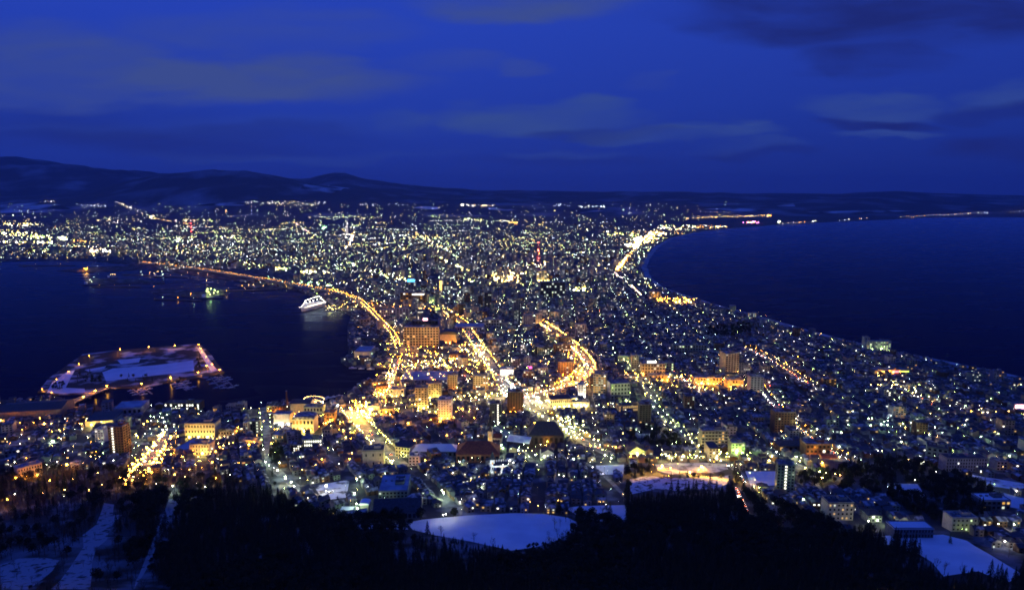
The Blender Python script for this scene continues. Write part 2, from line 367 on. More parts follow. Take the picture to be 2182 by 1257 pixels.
tri = tessellate_polygon([[Vector((x, y, 0)) for x, y in land_poly]])
mb = MB(); n = len(land_poly)
mb.add([(x, y, 2.5) for x, y in land_poly], [tuple(t) for t in tri], 0)
mb.add([(x, y, 2.5) for x, y in land_poly] + [(x, y, -3) for x, y in land_poly], [(i, (i + 1) % n, n + (i + 1) % n, n + i) for i in range(n)], 0)
# mountain foot, same sheet
ys = np.arange(-200, 1001, 10.0); xs = np.arange(XL, XR + 1, 15.0)
gx, gy = np.meshgrid(xs, ys); gz = H(gx, gy); o = len(mb.v); nx = len(xs)
mb.v.extend(zip(gx.ravel().tolist(), gy.ravel().tolist(), gz.ravel().tolist()))
for j in range(len(ys) - 1):
    for i in range(nx - 1):
        a = o + j * nx + i; mb.f.append((a, a + 1, a + nx + 1, a + nx)); mb.m.append(1 if ys[j] < 540 else 0)
ground = mb.build('ground', [M['ground'], M['slope']], kind='structure')
for p in ground.data.polygons:
    if p.normal.z < -.5: p.flip()
# hills
us = np.linspace(-1.7, 1.5, 760); yv = np.concatenate([np.linspace(9900, 14000, 46), np.linspace(14150, 21500, 60), np.linspace(22000, 40000, 14)])
gu, gv = np.meshgrid(us, yv); hx = gu * gv; hz = hills(hx, gv) + 2.2; nu = len(us)
idx = np.arange(nu * len(yv)).reshape(len(yv), nu)
F = np.stack([idx[:-1, :-1], idx[:-1, 1:], idx[1:, 1:], idx[1:, :-1]], -1).reshape(-1, 4)
hl = stuff_mesh('hills', np.stack([hx.ravel(), gv.ravel(), hz.ravel()], 1), F, np.zeros(len(F)), [M['hill']], 'structure')
hl.data.polygons.foreach_set('use_smooth', [True] * len(hl.data.polygons))
# surf and sand along the open sea
mb = MB(); pts = [Vector((x, y, 0)) for x, y in cr[6:]] + [Vector((*P0(2400, 862).xy, 0))]
fine = []
for a, b in zip(pts[:-1], pts[1:]):
    k = max(1, int((b - a).length / 60))
    fine += [a.lerp(b, i / k) for i in range(k)]
fine.append(pts[-1]); ring = []
for i, p in enumerate(fine):
    d = (fine[min(i + 1, len(fine) - 1)] - fine[max(i - 1, 0)]).normalized(); nrm = Vector((-d.y, d.x, 0))
    w = 20 + 14 * float(fbm(p.x, p.y, 160, 3)); ring += [p - nrm * 9 + Vector((0, 0, 2.62)), p + nrm * w + Vector((0, 0, .06))]
mb.add(ring, [(2 * i, 2 * i + 1, 2 * i + 3, 2 * i + 2) for i in range(len(fine) - 1)])
bo = mb.build('beach', M['sand'], kind='structure')
for p in bo.data.polygons:
    if p.normal.z < 0: p.flip()

def drape(name, poly_px, mat, dz, step=6.0, flat=None, kind='structure'):
    """a sheet laid on the terrain inside an outline"""
    P = [G(*q) if flat is None else P0(*q, flat) for q in poly_px]; out = [(p.x, p.y) for p in P]
    x0, x1 = min(p[0] for p in out), max(p[0] for p in out); y0, y1 = min(p[1] for p in out), max(p[1] for p in out)
    bm = bmesh.new(); vs = [bm.verts.new((x, y, 0)) for x, y in out]
    f = bm.faces.new(vs)
    bmesh.ops.triangulate(bm, faces=[f], ngon_method='EAR_CLIP')
    if flat is None:
        for k in range(int(math.ceil(x0 / step)), int(x1 // step) + 1):
            g = bm.verts[:] + bm.edges[:] + bm.faces[:]; bmesh.ops.bisect_plane(bm, geom=g, plane_co=(k * step, 0, 0), plane_no=(1, 0, 0))
        for k in range(int(math.ceil(y0 / 10)), int(y1 // 10) + 1):
            g = bm.verts[:] + bm.edges[:] + bm.faces[:]; bmesh.ops.bisect_plane(bm, geom=g, plane_co=(0, k * 10.0, 0), plane_no=(0, 1, 0))
    for v in bm.verts: v.co.z = (float(H(v.co.x, v.co.y)) if flat is None else flat) + dz
    bm.normal_update()
    if sum(f.normal.z for f in bm.faces) < 0: bmesh.ops.reverse_faces(bm, faces=bm.faces[:])
    me = bpy.data.meshes.new(name); bm.to_mesh(me); bm.free(); me.materials.append(mat)
    return link(name, me, kind=kind), out
OCC_X0, OCC_Y0, OCC_C = -1300.0, 470.0, 2.0
OCC = np.zeros((1200, 1500), bool)          # [iy, ix] cells already built on, within 2.9 km
_ox = OCC_X0 + (np.arange(1500) + .5) * OCC_C; _oy = OCC_Y0 + (np.arange(1200) + .5) * OCC_C
def mark(poly):
    x0 = max(0, int((min(p[0] for p in poly) - OCC_X0) / OCC_C)); x1 = min(1500, int((max(p[0] for p in poly) - OCC_X0) / OCC_C) + 2)
    y0 = max(0, int((min(p[1] for p in poly) - OCC_Y0) / OCC_C)); y1 = min(1200, int((max(p[1] for p in poly) - OCC_Y0) / OCC_C) + 2)
    if x1 <= x0 or y1 <= y0: return
    gx, gy = np.meshgrid(_ox[x0:x1], _oy[y0:y1]); OCC[y0:y1, x0:x1] |= inpoly(gx, gy, poly)
def occ(poly):
    x0 = int((min(p[0] for p in poly) - OCC_X0) / OCC_C); x1 = int((max(p[0] for p in poly) - OCC_X0) / OCC_C) + 1
    y0 = int((min(p[1] for p in poly) - OCC_Y0) / OCC_C); y1 = int((max(p[1] for p in poly) - OCC_Y0) / OCC_C) + 1
    if x0 < 0 or y0 < 0 or x1 > 1500 or y1 > 1200: return True
    gx, gy = np.meshgrid(_ox[x0:x1], _oy[y0:y1]); return bool((OCC[y0:y1, x0:x1] & inpoly(gx, gy, poly)).any())
def rect(c, w, d, rot, y0=0.0, grow=0.0):
    ca, sa = math.cos(rot), math.sin(rot); q = []
    for a, b in ((-w / 2 - grow, y0 - grow), (w / 2 + grow, y0 - grow), (w / 2 + grow, y0 + d + grow), (-w / 2 - grow, y0 + d + grow)): q.append((c[0] + a * ca - b * sa, c[1] + a * sa + b * ca))
    return q
gx, gy = np.meshgrid(_ox, _oy); OCC |= ~(inpoly(gx, gy, land_poly) | (gy < 1000))

# snow fields and open ground
SNOW = [('sports_field', [(866, 1114), (900, 1107), (1000, 1098), (1100, 1093), (1160, 1095), (1210, 1103), (1236, 1116), (1226, 1130), (1190, 1150), (1140, 1166), (1090, 1173), (1060, 1166), (1000, 1153), (930, 1141), (880, 1129)], 'snow'),
        ('snow_field', [(735, 1122), (800, 1114), (858, 1113), (870, 1128), (800, 1126), (740, 1128)], 'snow'),
        ('snow_field', [(1205, 1082), (1240, 1078), (1335, 1076), (1336, 1106), (1285, 1112), (1240, 1104)], 'snow'),
        ('snow_slope', [(1396, 990), (1430, 986), (1500, 986), (1546, 989), (1552, 1000), (1520, 1008), (1470, 1007), (1430, 1011), (1402, 1004)], 'lotsnow'),
        ('snow_slope', [(1338, 1022), (1380, 1014), (1420, 1018), (1500, 1018), (1552, 1013), (1554, 1030), (1520, 1042), (1440, 1046), (1400, 1041), (1342, 1054)], 'bluesnow'),
        ('snow_field', [(1588, 1004), (1652, 1004), (1654, 1034), (1600, 1036)], 'snow'),
        ('snow_field', [(1808, 1144), (1900, 1141), (2010, 1139), (2060, 1152), (2110, 1182), (2182, 1226), (2150, 1240), (2085, 1217), (2010, 1228), (1985, 1197), (1958, 1181), (1900, 1162)], 'snow'),
        ('snow_field', [(1885, 1030), (1955, 1031), (1974, 1061), (1925, 1050)], 'snow'),
        ('snow_field', [(2138, 1050), (2182, 1062), (2182, 1086), (2150, 1080)], 'snow'),
        ('snow_field', [(2060, 1010), (2182, 1030), (2182, 1046), (2100, 1034)], 'tracksnow'),
        ('snow_field', [(1270, 992), (1330, 990), (1328, 1010), (1275, 1012)], 'snow'),
        ('snow_field', [(668, 1035), (745, 1022), (738, 1060), (690, 1066)], 'tracksnow'),
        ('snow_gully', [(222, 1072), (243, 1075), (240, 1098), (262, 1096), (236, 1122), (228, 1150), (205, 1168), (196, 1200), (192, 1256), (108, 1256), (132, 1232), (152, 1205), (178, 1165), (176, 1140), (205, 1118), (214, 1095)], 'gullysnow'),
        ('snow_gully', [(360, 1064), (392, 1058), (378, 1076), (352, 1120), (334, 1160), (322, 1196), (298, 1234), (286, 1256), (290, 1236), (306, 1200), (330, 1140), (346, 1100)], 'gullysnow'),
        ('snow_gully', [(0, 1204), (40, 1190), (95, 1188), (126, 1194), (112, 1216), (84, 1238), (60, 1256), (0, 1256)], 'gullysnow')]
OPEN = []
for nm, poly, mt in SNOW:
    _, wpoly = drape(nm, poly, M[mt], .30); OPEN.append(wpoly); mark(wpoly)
# snowy farmland patches at the foot of the hills
for i, (poly) in enumerate([[(0, 438), (40, 431), (110, 433), (152, 446), (130, 453), (0, 455)], [(415, 440), (470, 433), (540, 430), (520, 439)], [(1040, 442), (1110, 446), (1080, 450), (1040, 447)], [(640, 404), (700, 394), (745, 402), (720, 412), (680, 409)],
                            [(1650, 436), (1690, 434), (1695, 441), (1660, 441)], [(1500, 446), (1570, 444), (1640, 450), (1560, 452)], [(900, 440), (940, 443), (930, 448), (880, 444)], [(1200, 447), (1290, 450), (1240, 455)], [(1700, 452), (1850, 449), (1960, 450), (1800, 457)]]):
    drape('farm_field', poly, M['farfield'], 6.0, step=400.0)

# ------------------------------------------------------------------ light posts: a registry, built later
LAMPS = []
SIZE = dict(T=.12, S=.21, M=.34, L=.55, X=.86, H=1.35)
def lamp(px, py, c='white', s='M', h=7.0, hand=True):
    if py < 480: h = 9
    g = G(px, py, h); LAMPS.append((g.x, g.y, float(g.z) - h, h, c, s, hand))
def lampw(x, y, c='white', s='M', h=7.0, hand=False, z=None):
    LAMPS.append((x, y, float(H(x, y)) if z is None else z, h, c, s, hand))
def walk(pts, step, start=0.0):
    """points and headings at even steps along a polyline of Vectors"""
    out = []; left = start
    for a, b in zip(pts[:-1], pts[1:]):
        L = (b - a).length; d = (b - a) / L if L else Vector((1, 0, 0)); t = left
        while t < L: out.append((a + d * t, d)); t += step
        left = t - L
    return out
ROADN = [0]; CARS = []
def road(px_pts, width, lamps=None, cars=None, sheet=True, lane=2.4):
    """lamps = (colour, size, spacing, both sides?); cars = (spacing, lights)"""
    P = [G(*q) for q in px_pts]; dense = []
    if sheet:
        st = walk([Vector((p.x, p.y, 0)) for p in P], 10.0 if P[0].y < 1100 else 40.0); st.append((Vector((P[-1].x, P[-1].y, 0)), (Vector((P[-1].x - P[-2].x, P[-1].y - P[-2].y, 0))).normalized()))
        vs = []; dz = .10 + .008 * ROADN[0]; ROADN[0] += 1
        for p, d in st:
            nrm = Vector((-d.y, d.x, 0)) * width / 2
            for q in (p + nrm, p - nrm): vs.append((q.x, q.y, max(float(H(q.x, q.y)), float(H(p.x, p.y))) + dz))
        MB().add(vs, [(2 * i + 1, 2 * i + 3, 2 * i + 2, 2 * i) for i in range(len(st) - 1)]).build('road', M['asphalt'], kind='structure')
        for i in range(len(st) - 1):
            a, b, c, d = vs[2 * i], vs[2 * i + 1], vs[2 * i + 3], vs[2 * i + 2]; mark([a[:2], b[:2], c[:2], d[:2]])
    if lamps:
        c, s, sp, both = lamps; k = 0
        for p, d in walk([Vector((p.x, p.y, 0)) for p in P], sp * (.5 if both else 1.0), sp * .3):
            nrm = Vector((-d.y, d.x, 0)) * (width / 2 + random.uniform(.5, 2.2)) * (1 if k % 2 == 0 or not both else -1) + d * random.uniform(-.25, .25) * sp; k += 1
            if random.random() < .10: continue
            cc = c if isinstance(c, str) else random.choice(c); ss = s if len(s) == 1 else random.choice(s)
            lampw(p.x + nrm.x, p.y + nrm.y, cc, ss, hand=True)
    if cars:
        sp, kinds = cars
        for p, d in walk([Vector((p.x, p.y, 0)) for p in P], sp, sp * .5):
            side = random.choice((-1, 1)); q = p + Vector((-d.y, d.x, 0)) * lane * side + d * random.uniform(-.3, .3) * sp
            CARS.append((q.x, q.y, float(H(q.x, q.y)) + .2, math.atan2(d.y, d.x) + (0 if side < 0 else math.pi)))
    return P

# ------------------------------------------------------------------ roads; close lamps on the main ones stand in for traffic light ribbons
road([(742, 874), (752, 890), (790, 928), (815, 957), (858, 996)], 20, (('yellow', 'yellow', 'lime'), 'LM', 9, True), (26, 0))
road([(362, 912), (340, 945), (310, 990), (280, 1030)], 18, None, (20, 0), lane=3)
road([(0, 948), (120, 946), (250, 946), (360, 944)], 9, (('sodium', 'warm'), 'M', 34, False), None)
road([(560, 868), (566, 905), (571, 950), (574, 990), (612, 1022), (640, 1046)], 10, (('greenwhite', 'lime', 'greenwhite', 'yellow'), 'MLS', 26, True), None)
road([(945, 662), (985, 690), (1010, 728), (1040, 770), (1060, 800), (1075, 830), (1086, 852)], 20, (('sodium', 'yellow', 'warm', 'sodium'), 'LML', 13, True), (24, 0))
road([(1060, 800), (1090, 818), (1110, 842), (1122, 868)], 14, (('greenwhite', 'yellow', 'white'), 'LM', 20, True), (30, 0))
road([(1150, 688), (1195, 718), (1220, 738), (1244, 762), (1258, 784), (1244, 806), (1200, 826), (1150, 838), (1112, 846)], 18, (('sodium', 'sodium', 'warm'), 'LLX', 9, True), (16, 0))
road([(1222, 738), (1218, 770), (1212, 802), (1190, 828)], 12, ('sodium', 'M', 12, True), (25, 0))
road([(1330, 804), (1400, 806), (1500, 813), (1586, 818)], 12, (('sodium', 'sodium', 'warm'), 'LX', 16, True), (30, 0))
road([(1340, 772), (1362, 806), (1380, 835), (1396, 860)], 9, (('yellow', 'lime'), 'ML', 24, True), None)
road([(1395, 770), (1440, 795), (1470, 818), (1500, 842)], 8, (('white', 'warm'), 'SM', 30, True), (22, 0))
road([(1590, 742), (1640, 766), (1700, 805), (1745, 832)], 12, (('warm', 'yellow', 'sodium'), 'MS', 13, True), (16, 0))
road([(1606, 812), (1650, 865), (1700, 912), (1760, 958), (1830, 996)], 10, (('greenwhite', 'greenwhite', 'sodium', 'white'), 'MSS', 14, True), (15, 0))
road([(940, 858), (985, 856), (1035, 850), (1080, 848)], 12, (('yellow', 'warm'), 'LXL', 12, True), (25, 0))
road([(1118, 868), (1160, 888), (1205, 915), (1250, 945), (1300, 968)], 16, (('yellow', 'lime', 'warm'), 'LM', 15, True), (40, 0))
road([(1122, 850), (1150, 862), (1172, 868)], 10, (('yellow', 'white'), 'LX', 10, True), None)
road([(846, 764), (840, 790), (826, 828), (815, 852)], 12, (('sodium', 'warm'), 'LM', 18, True), (14, 0))
road([(848, 776), (890, 777), (940, 777), (975, 780)], 10, (('warm', 'white'), 'LM', 16, True), None)
road([(848, 786), (890, 787), (935, 787)], 8, (('warm', 'white'), 'LM', 18, True), None)
road([(1380, 850), (1418, 898), (1448, 918), (1490, 958)], 8, (('lime', 'greenwhite'), 'ML', 24, True), None)
road([(1055, 910), (1085, 938), (1110, 960), (1150, 996)], 8, (('greenwhite', 'lime'), 'M', 26, True), None)
road([(1245, 985), (1285, 1010), (1330, 1055), (1345, 1075)], 5, ('white', 'T', 40, False), None)
road([(1500, 955), (1545, 985), (1580, 1010), (1600, 1040)], 7, (('warm', 'lime'), 'M', 30, False), (22, 0))
road([(1640, 985), (1700, 988), (1730, 1008), (1745, 1045)], 7, (('lime', 'yellow'), 'ML', 26, False), None)
road([(2060, 1000), (2110, 1006), (2182, 1014)], 6, ('warm', 'S', 30, False), None)
road([(1840, 900), (1880, 906), (1960, 914)], 7, (('greenwhite', 'lime'), 'ML', 26, True), None)
road([(1860, 800), (1920, 830), (1990, 862), (2080, 880), (2182, 890)], 8, (('warm', 'yellow', 'greenwhite'), 'ML', 30, True), (34, 0))
road([(1600, 668), (1640, 682), (1700, 706), (1760, 724)], 9, ('sodium', 'S', 60, False), (45, 0))
# the mountain road that drops through the woods: two lanes with cars coming down
for pl in ([(1566, 1040), (1578, 1062), (1590, 1092), (1606, 1118)], [(1612, 1062), (1636, 1092), (1660, 1120), (1684, 1142)]):
    P = road(pl, 5.5, None, (6.5, 0), lane=1.2)

# ------------------------------------------------------------------ buildings
UW = {}
def uwin(k):
    if k not in UW: UW[k] = MB().box((0, 0, 0), (1, .16, 1)).mesh('window_' + k, [WL[k]])
    return UW[k]
LAND = []
def put_windows(root, face, W, Hh, D, rows, cols, lit, col, wf=.55, hf=.5, z0=.0, col_lit=None, bands=False):
    """face: 0 front (y=0), 1 side at +x, -1 side at -x"""
    span = W if face == 0 else D; ch = (Hh - z0) / rows; cw = span / cols
    for r in range(rows):
        for c in range(cols):
            u = (c + .5) * cw - span / 2; z = z0 + (r + .52) * ch
            k = 'dark'
            if col_lit is not None and c == col_lit: k = 'bright'
            elif random.random() < lit: k = col if random.random() < .75 else random.choice(('white', 'warm', 'bright'))
            loc = (u, -.05, z) if face == 0 else (face * (W / 2 + .05), span / 2 + u, z)
            link('window', uwin(k), root, loc, rot=(0, 0, 0 if face == 0 else R(90)), scale=(cw * wf, 1, ch * hf))
def block(name, label, cat, cx, by, w, h, depth, wall='pale', rows=0, cols=0, lit=.15, col='white', roof='snowroof', rot=0, kind='flat', rh=None, flood=None, pent=True, side=0, srows=None, scols=3, col_lit=None, wf=.55, hf=.5,
          group=None, bands=None, sign=None, landmark=None, z0=0.0, wmat=None, dz=0.0, phrase=None):
    g = G(cx, by); zc = zdepth(*g); rz = R(rot); W = w * zc / FPX / max(.35, abs(math.cos(rz)) if abs(rot) < 40 else 1); Hh = h * zc / FPX / math.cos(math.atan2(CAMZ - g.z, g.y))
    if kind != 'flat' and rh is None: rh = Hh * .35
    wh = Hh - (rh or 0) if kind != 'flat' else Hh
    t = thing(name, (g.x, g.y, g.z + dz), rz, label, cat, group)
    if phrase: AUTO.append((t, phrase))
    ex = 9 if g.y < 1000 else .4
    mb = MB().box((0, depth / 2, (wh - ex) / 2), (W, depth, wh + ex)); wo = mb.build('wall', M[wall], t)
    rb = MB().roof(kind, W, depth, wh, rh or 0, .25 if kind == 'flat' else .7, 0, 0, 1)
    ro = rb.build('roof', [M[roof], M[wall]], t)
    if kind == 'flat':
        pb = MB(); e = .35
        for a in ((0, e / 2, W + .5, e), (0, depth - e / 2, W + .5, e), (-W / 2 + .1, depth / 2, e, depth - 2 * e), (W / 2 - .1, depth / 2, e, depth - 2 * e)): pb.box((a[0], a[1], wh + .85), (a[2], a[3], .7))
        pb.build('parapet', M[wall], t)
        if pent and W > 9: MB().box((W * .18, depth * .55, wh + 2.0), (min(W * .32, 9), depth * .4, 3.0), topm=1).build('penthouse', [M[wall], M['mixroof']], ro)
        if W > 14 and pent:
            for k in range(2): MB().box((-W * (.12 + .2 * k), depth * .6, wh + 1.1), (2.2, 1.8, 1.2)).build('air_unit', M['steel'], ro)
    if bands:
        for r in range(rows):
            MB().box((0, -.6, wh * (r + .16) / rows + z0), (W * .98, 1.2, wh / rows * .30)).build('balcony', M[bands], t)
    if rows and cols: put_windows(t, 0, W, wh, depth, rows, cols, lit, col, wf, hf, z0, col_lit)
    if side: put_windows(t, side, W, wh, depth, srows or rows, scols, lit, col, wf, hf, z0)
    if sign:
        for sx, sz, sw, sh, sk in (sign if isinstance(sign, list) else [sign]):
            sb = MB().box((0, 0, 0), (sw, .5, sh)); so_ = sb.build('sign', EMS[sk], t, (sx * W, -.45 if sz < wh else depth * .3, sz))
            if sz - sh / 2 > wh: MB().box((-sw * .3, .5, -sh / 2 - (sz - sh / 2 - wh) / 2), (.4, .4, sz - sh / 2 - wh)).box((sw * .3, .5, -sh / 2 - (sz - sh / 2 - wh) / 2), (.4, .4, sz - sh / 2 - wh)).build('sign_post', M['steel'], so_)
    ca, sa = math.cos(rz), math.sin(rz)
    if flood:
        c, s, k = flood[:3]; s = dict(S='M', M='L', L='X').get(s, s); hh = flood[3] if len(flood) > 3 else 3.5
        for i in range(k):
            a = ((i + .5) / k - .5) * W * .9; b = -4.5; LAMPS.append((g.x + a * ca - b * sa, g.y + a * sa + b * ca, float(H(g.x + a * ca - b * sa, g.y + a * sa + b * ca)), hh, c, s, True))
    mark(rect((g.x, g.y), W, depth, rz, 0, 2.5))
    if landmark: LAND.append((landmark, *topx(g.x, g.y, g.z + Hh / 2)))
    return t, W, wh, depth, zc
EMS = dict(blue=emat('sign_blue', (.1, .5, 1.0), 3.0), red=emat('sign_red', (1.0, .10, .16), 7.0), pinkwhite=emat('sign_pink', (1, .45, .5), 7), green=emat('sign_green', (.6, 1.0, .15), 3.0), white=emat('sign_white', (1, .97, .85), 6.0), amber=emat('sign_amber', (1, .55, .1), 4.0), magenta=emat('sign_magenta', (1, .1, .4), 4))
